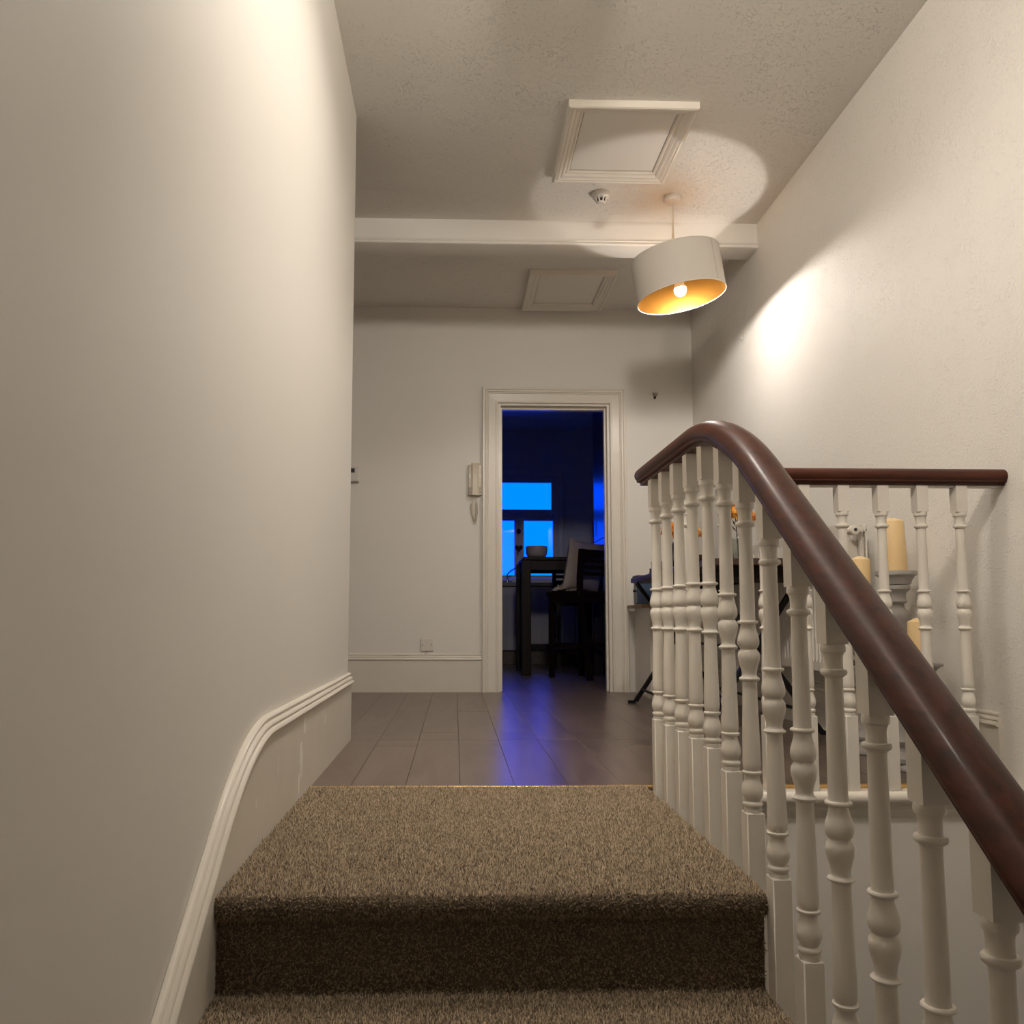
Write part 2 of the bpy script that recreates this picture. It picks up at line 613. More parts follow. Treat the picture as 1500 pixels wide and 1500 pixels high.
straight_base('baseboard_back', YF, -2.0, 0.19, 0.262, 'x', -1)
straight_base('baseboard_right', XR, YB + 0.02, YF, 0.215, 'y', -1)
straight_base('baseboard_far_left', -2.0, YE, YF, 0.262, 'y', 1)
straight_base('baseboard_return', YE, -2.0, XL - 0.02, 0.262, 'x', 1)


# left skirting: level along the landing, then raking down the flight
def smooth_drop(y, y0, w, slope):
    """0 above y0 + w, linear below y0 - w, parabola between"""
    d = y0 - y
    if d < -w:
        return 0.0
    if d > w:
        return -slope * d
    return -slope * (d + w) ** 2 / (4 * w)


ys = list(np.linspace(YE + 0.012, 2.2, 6)) + list(np.linspace(2.15, 1.3, 36)) + list(np.linspace(1.2, -1.55, 8))
low = [(y, 0.230 + smooth_drop(y, 1.77, 0.20, SLOPE)) for y in ys]
lowp = []
for i, (y, z) in enumerate(low):
    a, b = low[max(i - 1, 0)], low[min(i + 1, len(low) - 1)]
    t = Vector((b[0] - a[0], b[1] - a[1])).normalized()
    n = Vector((t.y, -t.x))
    if n.y < 0:
        n = -n
    lowp.append((Vector((y, z)), n))
m = MB()
rings = []
for c, n in lowp:
    rings.append([(XL + 0.001, c.x, max(c.y - 0.46, ZL) if c.x < 2.2 else -0.005), (XL + 0.0155, c.x, max(c.y - 0.46, ZL) if c.x < 2.2 else -0.005),
                  (XL + 0.0155, c.x, c.y), (XL + 0.001, c.x, c.y)])
m.loft(rings)
bl = struct(m.build('baseboard_left', SKIRT, smooth=30))
m = MB()
SKL = [(0.046 + d, t) for d, t in SK]
m.loft([[(XL + 0.001 + t * 1.15, c.x + n.x * d, c.y + n.y * d) for d, t in SKL] for c, n in lowp])
m.build('skirting_moulding', GLOSS, bl, smooth=40)
# chips of paler paint where the skirting has been knocked
CHIP = mat('bare_paint_patch', (0.93, 0.89, 0.82), 0.5, var=0.08, vscale=40)
for cy, cz, hw, hh in ((2.40, 0.196, 0.018, 0.024), (2.36, 0.105, 0.022, 0.045), (2.33, 0.045, 0.012, 0.03), (2.78, 0.17, 0.007, 0.022), (1.83, 0.10, 0.005, 0.014), (2.05, 0.14, 0.004, 0.03)):
    m = MB()
    n = 14
    pts = [(XL + 0.0161, cy + hw * math.cos(2 * PI * k / n) * random.uniform(0.6, 1.2), cz + hh * math.sin(2 * PI * k / n) * random.uniform(0.7, 1.2)) for k in range(n)]
    m.add(pts + [(p[0] - 0.001, p[1], p[2]) for p in pts], [tuple(range(n))] + [(k, (k + 1) % n, n + (k + 1) % n, n + k) for k in range(n)])
    m.build('paint_patch', CHIP, bl, smooth=0)

# ================================================================== stairs and carpet
RISE, GOING, YN = 0.18, 0.235, 1.555
m = MB()
m.box(XL + 0.002, 0.563, YN + 0.016, YB - 0.002, -0.24, -0.012)
for k in range(1, 12):
    yy = YN - GOING * k
    m.box(XL + 0.002, 0.563, yy + 0.016, YN - GOING * (k - 1) + 0.03, -RISE * k - 0.22, -RISE * k - 0.012)
struct(m.build('stairs', GLOSS, smooth=0))

# carpet: landing, rounded nosing, risers and treads as one fitted strip
CX0, CX1 = XL + 0.017, 0.574
path = [(YB - 0.004, 0.0), (2.3, 0.0), (2.0, 0.0), (1.75, 0.0)]
yy, zz = YN, 0.0
for k in range(11):
    r = 0.022
    path.append((yy + r * 0.9, zz))
    for a in range(1, 7):
        t = a / 6 * PI
        path.append((yy + r - r - r * math.sin(t) * 1.0, zz - r + r * math.cos(t)))
    path.append((yy, zz - 2 * r - 0.006))
    path.append((yy + 0.004, zz - RISE + 0.006))
    zz -= RISE
    path.append((yy - 0.004, zz))
    yy -= GOING
cp = MB()
rings = [[(x, y, z) for y, z in path] for x in np.linspace(CX0, CX1, 9)]
cp.loft(rings, closed=False, cap=False)
carpet = cp.build('stair_carpet', CARPET_B, smooth=60)
tag(carpet, 'brown speckled carpet covering the landing and wrapping over the stair edge', 'carpet')


# pile: tufts over the part near the camera (nobody could count them)
def make_pile():
    P = [(y, z) for y, z in path]
    seg = []
    for i in range(len(P) - 1):
        a, b = np.array(P[i]), np.array(P[i + 1])
        seg.append((a, b, np.linalg.norm(b - a)))
    vs, k = [], 0
    dens = 2.9e-3
    T, NRM = [], []
    for a, b, L in seg:
        if a[1] < -0.60:
            break
        cnt = int(L * (CX1 - CX0) / dens ** 2)
        if cnt == 0:
            continue
        t = rng.random(cnt)
        x = CX0 + rng.random(cnt) * (CX1 - CX0)
        yz = a[None] + (b - a)[None] * t[:, None]
        d = (b - a) / L
        nn = np.array([d[1], -d[0]])
        if a[1] == b[1]:
            nn = np.array([0.0, 1.0])
        elif nn[0] > 0:
            nn = -nn
        T.append(np.column_stack([x, yz]))
        NRM.append(np.tile(np.array([0, nn[0], nn[1]]), (cnt, 1)))
    T, NRM = np.vstack(T), np.vstack(NRM)
    n = len(T)
    h = rng.uniform(0.003, 0.0065, n)[:, None]
    lean = rng.normal(0, 0.0022, (n, 3))
    tip = T + NRM * h + lean
    ang = rng.random(n) * 2 * PI
    # tangent frame
    tx = np.tile(np.array([1.0, 0, 0]), (n, 1))
    ty = np.cross(NRM, tx)
    wd = rng.uniform(0.0013, 0.0024, n)
    V = np.zeros((n, 4, 3))
    for j in range(3):
        aa = ang + j * 2 * PI / 3
        V[:, j] = T + tx * (np.cos(aa) * wd)[:, None] + ty * (np.sin(aa) * wd)[:, None] - NRM * 0.001
    V[:, 3] = tip
    base = np.arange(n)[:, None] * 4
    tri = np.concatenate([base + np.array([[0, 1, 3]]), base + np.array([[1, 2, 3]]), base + np.array([[2, 0, 3]])], axis=0)
    me = bpy.data.meshes.new('pile')
    me.vertices.add(n * 4)
    me.vertices.foreach_set('co', V.reshape(-1))
    me.loops.add(len(tri) * 3)
    me.loops.foreach_set('vertex_index', tri.reshape(-1).astype(np.int32))
    me.polygons.add(len(tri))
    me.polygons.foreach_set('loop_start', np.arange(0, len(tri) * 3, 3, dtype=np.int32))
    me.update(calc_edges=True)
    me.materials.append(CARPET)
    o = bpy.data.objects.new('pile', me)
    COL.objects.link(o)
    o.parent = carpet
    o['kind'] = 'stuff'


make_pile()

# metal edging strips
m = MB().box(CX0, 0.60, YB - 0.006, YB + 0.012, -0.006, 0.0035, 0.0015)
tag(m.build('threshold_strip', BRASS, smooth=0), 'thin brass strip where the carpet meets the plank floor', 'threshold strip')
m = MB().box(0.60, XR - 0.025, YB - 0.004, YB + 0.014, -0.02, 0.004, 0.0015)
tag(m.build('floor_edging', BRASS, smooth=0), 'brass floor edging strip behind the balusters along the stairwell', 'floor edging')

# white nosing and moulding along the stairwell edge
m = MB()
pr = [(2.493, -0.006), (2.45, -0.006)] + [(2.448 - 0.018 * math.sin(PI * k / 8), -0.024 + 0.018 * math.cos(PI * k / 8)) for k in range(9)] + [(2.46, -0.044), (2.462, -0.054), (2.456, -0.060), (2.462, -0.068), (2.468, -0.082), (2.474, -0.088), (2.493, -0.088)]
m.loft([[(x, y, z) for y, z in pr] for x in (0.614, XR)])
struct(m.build('trim_1', GLOSS, smooth=40))
m = MB()
m.box(0.563, 0.5738, YN + 0.02, YB, -0.30, -0.004)
for k in range(1, 12):      # outer string of the flight, which the balusters are fixed against
    m.box(0.563, 0.5738, YN - GOING * k + 0.02, YN - GOING * (k - 1) + 0.02, -RISE * k - 0.30, -RISE * k - 0.004)
struct(m.build('trim_2', GLOSS, smooth=0))

# ================================================================== balustrades
TURN = [(0.0172, 0.2130), (0.0175, 0.2210), (0.0152, 0.2220), (0.0150, 0.2235), (0.0178, 0.2245), (0.0192, 0.2280), (0.0190, 0.2310), (0.0175, 0.2335), (0.0148, 0.2350),
        (0.0150, 0.2375), (0.0172, 0.2405), (0.0195, 0.2460), (0.0205, 0.2525), (0.0202, 0.2590), (0.0185, 0.2670), (0.0158, 0.2755), (0.0142, 0.2830), (0.0140, 0.2855),
        (0.0178, 0.2868), (0.0192, 0.2895), (0.0190, 0.2920), (0.0172, 0.2938), (0.0146, 0.2945), (0.0170, 0.2990), (0.0176, 0.3080), (0.0166, 0.3550), (0.0149, 0.4250), (0.0140, 0.4690),
        (0.0165, 0.4700), (0.0196, 0.4722), (0.0202, 0.4745), (0.0190, 0.4765), (0.0160, 0.4780), (0.0144, 0.4810), (0.0143, 0.4850), (0.0155, 0.4930), (0.0182, 0.5020), (0.0207, 0.5120), (0.0213, 0.5190), (0.0203, 0.5260), (0.0172, 0.5310), (0.0158, 0.5330),
        (0.0160, 0.5350), (0.0180, 0.5365), (0.0205, 0.5420), (0.0213, 0.5490), (0.0205, 0.5560), (0.0180, 0.5650), (0.0155, 0.5740), (0.0145, 0.5800), (0.0146, 0.5825),
        (0.0172, 0.5835), (0.0200, 0.5855), (0.0203, 0.5880), (0.0190, 0.5900), (0.0152, 0.5908), (0.0147, 0.5940), (0.0146, 0.6200), (0.0141, 0.6800), (0.0134, 0.7400), (0.0131, 0.7790),
        (0.0150, 0.7798), (0.0150, 0.7815), (0.0185, 0.7825), (0.0199, 0.7855), (0.0199, 0.7885), (0.0184, 0.7912), (0.0148, 0.7920), (0.0140, 0.7950), (0.0140, 0.8060), (0.0146, 0.8120), (0.0160, 0.8160), (0.0162, 0.8172), (0.0182, 0.8180), (0.0192, 0.8225), (0.0186, 0.8285), (0.0174, 0.8320)]
BLK = 0.0178


def baluster(parent, x, y, zb, dz, ztop_near, ztop_far):
    m = MB()
    s = BLK
    # base block with a small chamfer on top
    zt = 0.2135 + dz
    m.box(x - s, x + s, y - s, y + s, zb, zt, 0.0018)
    m.lathe([(r, h + dz) for r, h in TURN], (x, y, 0), 20)
    z0 = 0.8305 + dz
    t = s * 0.98
    vs = [(x - t, y - t, z0), (x + t, y - t, z0), (x + t, y + t, z0), (x - t, y + t, z0),
          (x - t, y - t, ztop_near), (x + t, y - t, ztop_near), (x + t, y + t, ztop_far), (x - t, y + t, ztop_far)]
    m.add(vs, [(0, 3, 2, 1), (4, 5, 6, 7), (0, 1, 5, 4), (1, 2, 6, 5), (2, 3, 7, 6), (3, 0, 4, 7)])
    return m.build('baluster', SPIN, parent, smooth=38)


def dzf(y):
    return smooth_drop(y, 1.758, 0.20, SLOPE)


BX, RB = 0.592, 0.912
SEC = [(-0.019, 0.0), (-0.020, 0.008), (-0.0285, 0.0095), (-0.031, 0.0125), (-0.0305, 0.016), (-0.0335, 0.0185), (-0.0365, 0.024), (-0.0375, 0.031),
       (-0.0355, 0.040), (-0.0295, 0.048), (-0.019, 0.0535), (-0.007, 0.056)]
SEC = SEC + [(-a, b) for a, b in reversed(SEC)]

st = thing('stair_balustrade', 'white turned balusters under a curved mahogany handrail sweeping down beside the carpet', 'balustrade', (BX, 1.5, -0.3))
st.location = (0, 0, 0)
ys = list(np.linspace(2.497, 2.05, 8)) + list(np.linspace(2.0, 1.5, 36)) + list(np.linspace(1.4, -0.6, 12))
ctr = [(y, RB + dzf(y)) for y in ys]
rings = []
for i, (y, z) in enumerate(ctr):
    a, b = ctr[max(i - 1, 0)], ctr[min(i + 1, len(ctr) - 1)]
    t = Vector((b[0] - a[0], b[1] - a[1])).normalized()
    n = Vector((t.y, -t.x))
    if n.y < 0:
        n = -n
    rings.append([(BX + sx, y + n.x * sz, z + n.y * sz) for sx, sz in SEC])
m = MB()
# rounded far end of the rail
e0 = rings[0]
cz = RB + 0.028
rings = [[(BX + (p[0] - BX) * 0.86, p[1] + 0.010, cz + (p[2] - cz) * 0.86) for p in e0]] + rings
m.loft(rings)
m.build('handrail', RAIL, st, smooth=32)
for i in range(20):
    y = 2.388 - 0.1235 * i
    tr = 0 if y > YN + 0.01 else math.floor((YN + 0.01 - y) / GOING) + 1
    zb = -RISE * tr - 0.26
    dz = dzf(y)
    baluster(st, BX, y, zb, dz, RB + dzf(y - BLK) + 0.004, RB + dzf(y + BLK) + 0.004)

la = thing('landing_balustrade', 'white balusters under a straight mahogany rail guarding the stairwell edge in front of the radiator', 'balustrade')
m = MB()
RY = 2.468
RAILX = wood_mat('mahogany_rail_across', (0.028, 0.006, 0.0023), (0.090, 0.019, 0.007), 0.44, (2.2, 60, 60), coat=0.08, bump=0.06, spec=0.3)
m.loft([[(x, RY + sx, RB + sz * 0.95) for sx, sz in SEC] for x in (BX + 0.03, XR)])
m.build('handrail', RAILX, la, smooth=32)
m = MB().box(BX + 0.03, XR, RY - 0.012, RY + 0.012, RB - 0.005, RB + 0.003)
m.build('rail_fillet', SPIN, la, smooth=0)
for i in range(8):
    baluster(la, 0.698 + 0.1225 * i, RY, -0.006, 0.0, RB + 0.003, RB + 0.003)


# ================================================================== doorway (architrave, lining)
door = struct(bpy.data.objects.new('door_1', None))
COL.objects.link(door)
door.location = (0.695, YF, 0)
dinv = Matrix.Translation((-0.695, -YF, 0))


def dbuild(m, name, mt=GLOSS, smooth=25):
    m.v = [(p[0] - 0.695, p[1] - YF, p[2]) for p in m.v]
    return m.build(name, mt, door, smooth=smooth)


ARC = [(0.0, 0.0), (0.0, 0.030), (0.004, 0.034), (0.016, 0.034), (0.020, 0.028), (0.026, 0.031), (0.032, 0.030), (0.036, 0.022), (0.042, 0.024), (0.046, 0.018),
       (0.095, 0.016), (0.099, 0.020), (0.108, 0.020), (0.112, 0.014), (0.112, 0.0)]
AR = (0.188, 1.203, -0.30, 2.135)
for side, nm in (('b1', 'architrave_head'), ('a0', 'architrave_side'), ('a1', 'architrave_side')):
    m = MB()
    mitre_strip(m, ARC, AR, side, lambda a, b, h: (a, YF - h, max(b, 0.0)))
    dbuild(m, nm)
# lining boards and stops
m = MB().box(DX0 - 0.002, 0.318, YF - 0.004, YK + 0.01, 0, DZ); dbuild(m, 'lining_side', smooth=0)
m = MB().box(1.073, DX1 + 0.002, YF - 0.004, YK + 0.01, 0, DZ); dbuild(m, 'lining_side', smooth=0)
m = MB().box(0.318, 1.073, YF - 0.004, YK + 0.01, 2.008, DZ + 0.002); dbuild(m, 'lining_head', smooth=0)
m = MB().box(0.318, 0.331, YF + 0.045, YF + 0.09, 0, 2.008, 0.001); dbuild(m, 'door_stop', smooth=0)
m = MB().box(1.060, 1.073, YF + 0.045, YF + 0.09, 0, 2.008, 0.001); dbuild(m, 'door_stop', smooth=0)
m = MB().box(0.331, 1.060, YF + 0.045, YF + 0.09, 1.992, 2.008, 0.001); dbuild(m, 'door_stop', smooth=0)


# ================================================================== loft hatches
HP = [(0.0, 0.0), (0.0, 0.030), (0.006, 0.034), (0.014, 0.034), (0.018, 0.028), (0.026, 0.030), (0.034, 0.026), (0.038, 0.021), (0.046, 0.024), (0.054, 0.020), (0.058, 0.013),
      (0.068, 0.015), (0.074, 0.009), (0.074, 0.0)]


def hatch(x0, x1, y0, y1, label):
    h = thing('loft_hatch', label, 'hatch', ((x0 + x1) / 2, (y0 + y1) / 2, ZC), group='ceiling hatches')
    cx, cy = (x0 + x1) / 2, (y0 + y1) / 2
    rect = (x0 - cx, x1 - cx, y0 - cy, y1 - cy)
    for s in ('a0', 'a1', 'b0', 'b1'):
        m = MB()
        mitre_strip(m, HP, rect, s, lambda a, b, hh: (a, b, -hh))
        m.build('frame_moulding', GLOSS, h, smooth=25)
    m = MB().box(rect[0] + 0.078, rect[1] - 0.078, rect[2] + 0.078, rect[3] - 0.082, -0.006, 0.0)
    m.build('panel', CEIL_S, h, smooth=0)


hatch(0.480, 1.045, 3.315, 3.935, 'square loft hatch with stepped moulding frame beside the smoke detector')
hatch(0.468, 1.032, 5.03, 5.655, 'square loft hatch with stepped frame behind the ceiling beam, above the doorway')

# ================================================================== pendant lamp
LX, LY = 1.139, 4.115
lamp = thing('pendant_lamp', 'cream drum pendant lamp with gold lining, hanging tilted from the ceiling', 'lamp', (LX, LY, ZC))
m = MB().lathe([(0.047, 0.0), (0.047, -0.018), (0.044, -0.026), (0.036, -0.030), (0.006, -0.031)][::-1], seg=28)
m.build('ceiling_rose', WHITE_P, lamp)
m = MB().tube([(0, 0, -0.03), (0, 0, -0.20)], 0.0042, 10)
m.build('cord', CREAM_P, lamp)
m = MB().lathe([(0.010, -0.275), (0.0095, -0.24), (0.0055, -0.20), (0.0045, -0.195)], seg=14)
m.build('cord_grip', CREAM_P, lamp)
# shade, tilted about Y: the right side hangs higher
TILT = math.radians(-8.5)
SR, SH, STOP = 0.228, 0.225, -0.325
tz = Matrix.Translation((0, 0, STOP)) @ Matrix.Rotation(TILT, 4, 'Y') @ Matrix.Translation((0.004, 0, -SH))


def tilt(m):
    m.v = [tuple(tz @ Vector(p)) for p in m.v]
    return m


m = tilt(MB().lathe([(SR, 0.0), (SR, SH)], seg=72, cap=False))
shade = m.build('shade', FABRIC, lamp, fix=False)
sg = MB()
for zz in (0.0015, SH - 0.0015):
    ring = [(SR * math.cos(2 * PI * k / 72), SR * math.sin(2 * PI * k / 72), zz) for k in range(73)]
    sg.tube(ring, 0.0022, 6)
tilt(sg).build('rim', WHITE_P, shade)
m = MB()
for k in range(72):
    pass
m.lathe([(SR - 0.0015, 0.002), (SR - 0.0015, SH - 0.002)], seg=72, cap=False)
m.f = [tuple(reversed(q)) for q in m.f]
tilt(m).build('lining', GOLD, shade, fix=False)
m = MB().box(-0.0004, 0.0004, -SR - 0.0006, -SR + 0.0002, 0.003, SH - 0.003)
rr = Matrix.Rotation(math.radians(37), 4, 'Z')
m.v = [tuple(rr @ Vector(p)) for p in m.v]
tilt(m).build('seam', GREY_P, shade, smooth=0)
m = MB()
for k in range(3):
    a = 2 * PI * k / 3 + 0.35
    m.tube([(0.018 * math.cos(a), 0.018 * math.sin(a), SH - 0.035), (0.09 * math.cos(a), 0.09 * math.sin(a), SH - 0.032), ((SR - 0.003) * math.cos(a), (SR - 0.003) * math.sin(a), SH - 0.004)], 0.0022, 6)
m.lathe([(0.021, SH - 0.037), (0.021, SH - 0.033)], seg=20)
tilt(m).build('spider', WHITE_P, lamp)
m = MB().lathe([(0.017, 0.135), (0.019, 0.15), (0.019, SH - 0.01), (0.012, SH + 0.02), (0.009, SH + 0.055)], seg=18)
tilt(m).build('lamp_holder', CREAM_P, lamp)
# bulb: the light source of the hall
bm, bnt, bb = node_mat('lit_bulb')
bb.inputs['Base Color'].default_value = (1, 1, 1, 1)
bb.inputs['Emission Color'].default_value = (1.0, 0.935, 0.87, 1)
bb.inputs['Emission Strength'].default_value = LAMP_STRENGTH
bulb = tilt(MB().lathe([(0.004, 0.010), (0.014, 0.013), (0.022, 0.019), (0.028, 0.028), (0.030, 0.038), (0.030, 0.050)], seg=24)).build('bulb', bm, lamp)
m = MB().lathe([(0.0295, 0.0505), (0.028, 0.060), (0.023, 0.080), (0.017, 0.095), (0.0145, 0.135)], seg=24)
tilt(m).build('bulb_collar', WHITE_P, bulb)

# unseen fill lights added over the stairs: downlight and spot aimed into the hall
def fill_drum(loc, aim, strength, baffle, label):
    d = (Vector(aim) - Vector(loc)).normalized()
    t = thing('fill_lamp', label, 'lamp', loc, group='added fill lights')
    q = (-d).to_track_quat('Z', 'Y').to_matrix().to_4x4()
    def put(m, name, mt, parent=None):
        m.v = [tuple(q @ Vector(p)) for p in m.v]
        return m.build(name, mt, t)
    put(MB().lathe([(0.160, -baffle), (0.166, -baffle), (0.166, 0.0), (0.05, 0.012)], seg=40, cap=False), 'drum', WHITE_P)
    put(MB().lathe([(0.1595, -baffle), (0.1595, -0.006)], seg=40, cap=False), 'baffle', DARK_P)
    om, ont, ob = node_mat('fill_light_panel')
    ob.inputs['Emission Color'].default_value = (1.0, 0.915, 0.81, 1)
    ob.inputs['Emission Strength'].default_value = strength
    put(MB().lathe([(0.157, -0.010), (0.157, -0.002)], seg=40), 'diffuser', om)
    m = MB().tube([(0, 0, 0), (0, 0, ZC - loc[2])], 0.015, 10)
    m.build('stem', WHITE_P, t)


fill_drum((0.34, 2.25, ZC - 0.02), (0.34, 2.25, 0), LANDING_FILL, 0.075, 'added fill light, a white drum on the ceiling above the carpeted landing')
fill_drum((0.30, 0.90, ZC - 0.20), (0.80, 5.60, 1.25), STAIR_FILL, 0.06, 'added fill light, a white drum spot on a stem above the stairs, aimed into the hall')

# ================================================================== small wall and ceiling things
sd = thing('smoke_detector', 'round white smoke detector on the textured ceiling', 'smoke detector', (0.757, 4.09, ZC))
m = MB().lathe([(0.030, -0.030), (0.040, -0.027), (0.046, -0.020), (0.049, -0.012), (0.049, 0.0)], seg=32)
m.build('base', WHITE_P, sd)
m = MB().lathe([(0.005, -0.056), (0.018, -0.055), (0.0225, -0.051), (0.024, -0.048)], seg=28)
m.build('cap', WHITE_P, sd)
m = MB().lathe([(0.020, -0.049), (0.020, -0.029)], seg=20)
m.build('sensor_chamber', DARK_P, sd)
for k in range(8):
    a = 2 * PI * k / 8 + 0.2
    m = MB().bar((0.0235 * math.cos(a), 0.0235 * math.sin(a), -0.049), (0.034 * math.cos(a), 0.034 * math.sin(a), -0.027), 0.007, 0.004)
    m.build('rib', WHITE_P, sd, smooth=0)

# intercom handset beside the door frame
ic = thing('intercom_handset', 'cream entry phone handset with a curly cord on the wall by the door frame', 'intercom', (0.137, YF, 1.47))
m = MB().box(-0.047, 0.047, -0.030, 0.0, -0.108, 0.108, 0.006)
m.build('base', CREAM_P, ic, smooth=30)
m = MB()
rings = []
for t in np.linspace(-1, 1, 17):
    zz = t * 0.112
    d = 0.052 + 0.012 * (abs(t) ** 2.5)
    back = 0.030
    hw = 0.0235 + 0.003 * abs(t) ** 3
    rings.append([(-hw, -back, zz), (-hw, -d + 0.010, zz), (-hw * 0.72, -d, zz), (hw * 0.72, -d, zz), (hw, -d + 0.010, zz), (hw, -back, zz)])
m.loft(rings)
m.build('handset', CREAM_P, ic, smooth=30)
for sx in (-1, 1):
    m = MB().box(sx * 0.036 - 0.007, sx * 0.036 + 0.007, -0.0345, -0.029, 0.012, 0.036, 0.001)
    m.build('button', WHITE_P, ic, smooth=0)
    m = MB()
    for k in range(5):
        m.box(sx * 0.036 - 0.008, sx * 0.036 + 0.008, -0.0315, -0.0285, -0.092 + k * 0.009, -0.087 + k * 0.009)
    m.build('speaker_slots', GREY_P, ic, smooth=0)
# curly cord: a helix hanging in a loop
base = []
for t in np.linspace(0, 1, 420):
    a = t * 2 * PI * 0.98
    if t < 0.5:
        u = t * 2
        x = 0.002 + 0.010 * math.sin(u * PI)
        z = -0.108 - u * 0.195
    else:
        u = (t - 0.5) * 2
        x = 0.002 - 0.022 * math.sin(u * PI) - 0.006 * u
        z = -0.303 + u * 0.195
    amp = 0.0068 if 0.12 < t < 0.86 else 0.0
    w_ = t * 2 * PI * 34
    base.append((x + amp * math.cos(w_), -0.014 + amp * math.sin(w_), z))
m = MB().tube(base, 0.0026, 6)
m.build('curly_cord', CREAM_P, ic)

# thermostat, partly behind the wall corner
th = thing('thermostat', 'small white thermostat with dark display on the wall near the corner', 'thermostat', (-0.72, YF, 1.505))
m = MB().box(-0.047, 0.047, -0.026, 0.0, -0.052, 0.052, 0.007)
m.build('case', WHITE_P, th, smooth=30)
m = MB().box(-0.030, 0.018, -0.0275, -0.02, 0.010, 0.040, 0.001)
m.build('display', DARK_P, th, smooth=0)
m = MB().box(0.026, 0.038, -0.0275, -0.02, 0.012, 0.038, 0.001)
m.build('button', WHITE_P, th, smooth=0)
m = MB().box(-0.047, 0.045, -0.020, -0.004, -0.0585, -0.053, 0.001)
m.build('foot', GREY_P, th, smooth=0)

# telephone socket
so = thing('wall_socket', 'square white socket plate with two screws above the skirting', 'socket', (-0.191, YF, 0.322), (0, math.radians(-2.2), 0))
m = MB().box(-0.044, 0.044, -0.012, 0.0, -0.044, 0.044, 0.004)
m.build('plate', WHITE_P, so, smooth=30)
for sx in (-1, 1):
    m = MB().lathe([(0.0032, -0.0128), (0.0036, -0.0118)], (sx * 0.031, 0, 0), 12, axis='y')
    m.build('screw', HOOKM, so)
m = MB().box(-0.009, 0.009, -0.0135, -0.011, -0.008, 0.006, 0.001)
m.build('outlet', WHITE_P, so, smooth=0)
pts = [(0.0, -0.006, -0.042), (-0.002, -0.007, -0.05), (-0.012, -0.008, -0.060), (-0.026, -0.008, -0.0655)] + [(-0.03 - 0.05 * k, -0.008, -0.066) for k in range(9)]
m = MB().tube(pts, 0.0018, 6)
m.build('cable', GREY_P, so)

# key hook on the far wall and picture hook on the right wall
kh = thing('key_hook', 'tiny dark bronze three-pronged hook on the wall beside the door frame', 'hook', (1.419, YF, 2.09))
m = MB().lathe([(0.008, -0.005), (0.009, 0.0)], (0, 0, -0.016), 14, axis='y'); m.build('plate', HOOKM, kh)
for k in (-1, 0, 1):
    m = MB().tube([(0, -0.004, -0.014), (k * 0.006, -0.010, -0.006), (k * 0.012, -0.014, 0.004), (k * 0.0135, -0.012, 0.018)], 0.0024, 6)
    m.build('prong', HOOKM, kh)
ph = thing('picture_hook', 'tiny white picture hook on the textured wall above the handrail', 'hook', (XR, 4.634, 2.155))
m = MB().tube([(-0.002, 0, 0.022), (-0.004, 0, -0.004), (-0.012, 0, -0.016), (-0.018, 0, -0.010), (-0.020, 0, 0.0)], 0.0022, 6); m.build('hook', WHITE_P, ph)
m = MB().lathe([(0.004, -0.004), (0.004, 0.0)], (0, 0, 0.016), 10, axis='x'); m.build('pin', BRASS, ph)

# ================================================================== radiator on the right wall
RY0, RY1, RZ0, RZ1 = 3.215, 4.65, 0.285, 0.88
ra = thing('radiator', 'white ribbed panel radiator on the right wall behind the folding table', 'radiator', (1.60, (RY0 + RY1) / 2, RZ0))
rc = (1.60, (RY0 + RY1) / 2, RZ0)


def rbuild(m, name, mt=RADW, smooth=40):
    m.v = [(p[0] - rc[0], p[1] - rc[1], p[2] - rc[2]) for p in m.v]
    return m.build(name, mt, ra, smooth=smooth)


for xf in (1.548, 1.640):
    m = MB()
    n = int((RY1 - RY0) / 0.0333)
    ringA = []
    samp = []
    for k in range(n):
        y = RY0 + (k + 0.5) * (RY1 - RY0) / n
        for q, dpt in ((-0.30, 0.0), (-0.20, 0.009), (0.20, 0.009), (0.30, 0.0)):
            samp.append((y + q * 0.0333, dpt))
    samp = [(RY0, 0.0)] + samp + [(RY1, 0.0)]
    rows = []
    for z, s in ((RZ0, 0.0), (RZ0 + 0.035, 0.0), (RZ0 + 0.055, 1.0), (RZ1 - 0.055, 1.0), (RZ1 - 0.035, 0.0), (RZ1, 0.0)):
        rows.append([(xf - 0.010 + dpt * s, y, z) for y, dpt in samp])
    m.loft(rows, closed=False, cap=False)
    m.box(xf - 0.0095, xf + 0.010, RY0, RY1, RZ0, RZ0 + 0.03, 0.004)
    m.box(xf - 0.0095, xf + 0.010, RY0, RY1, RZ1 - 0.03, RZ1, 0.004)
    m.box(xf + 0.001, xf + 0.006, RY0, RY1, RZ0 + 0.02, RZ1 - 0.02)
    rbuild(m, 'panel')
m = MB()
for k in range(24):
    y = RY0 + 0.05 + k * (RY1 - RY0 - 0.1) / 23
    m.box(1.56, 1.628, y - 0.002, y + 0.002, RZ0 + 0.06, RZ1 - 0.06)
rbuild(m, 'convector_fins', RADW, 0)
m = MB().lathe([(0.016, RY0 - 0.014), (0.019, RY0 - 0.012), (0.019, RY0 + 0.03)], (1.594, 0, RZ1 - 0.022), 20, axis='y'); rbuild(m, 'end_cap')
m = MB().lathe([(0.007, RY0 - 0.0155), (0.007, RY0 - 0.0140)], (1.594, 0, RZ1 - 0.022), 6, axis='y'); rbuild(m, 'bleed_socket', DARK_P)
m = MB().tube([(1.55, RY0 + 0.02, RZ1 - 0.022), (1.64, RY0 + 0.02, RZ1 - 0.022)], 0.012, 10); rbuild(m, 'header_pipe')
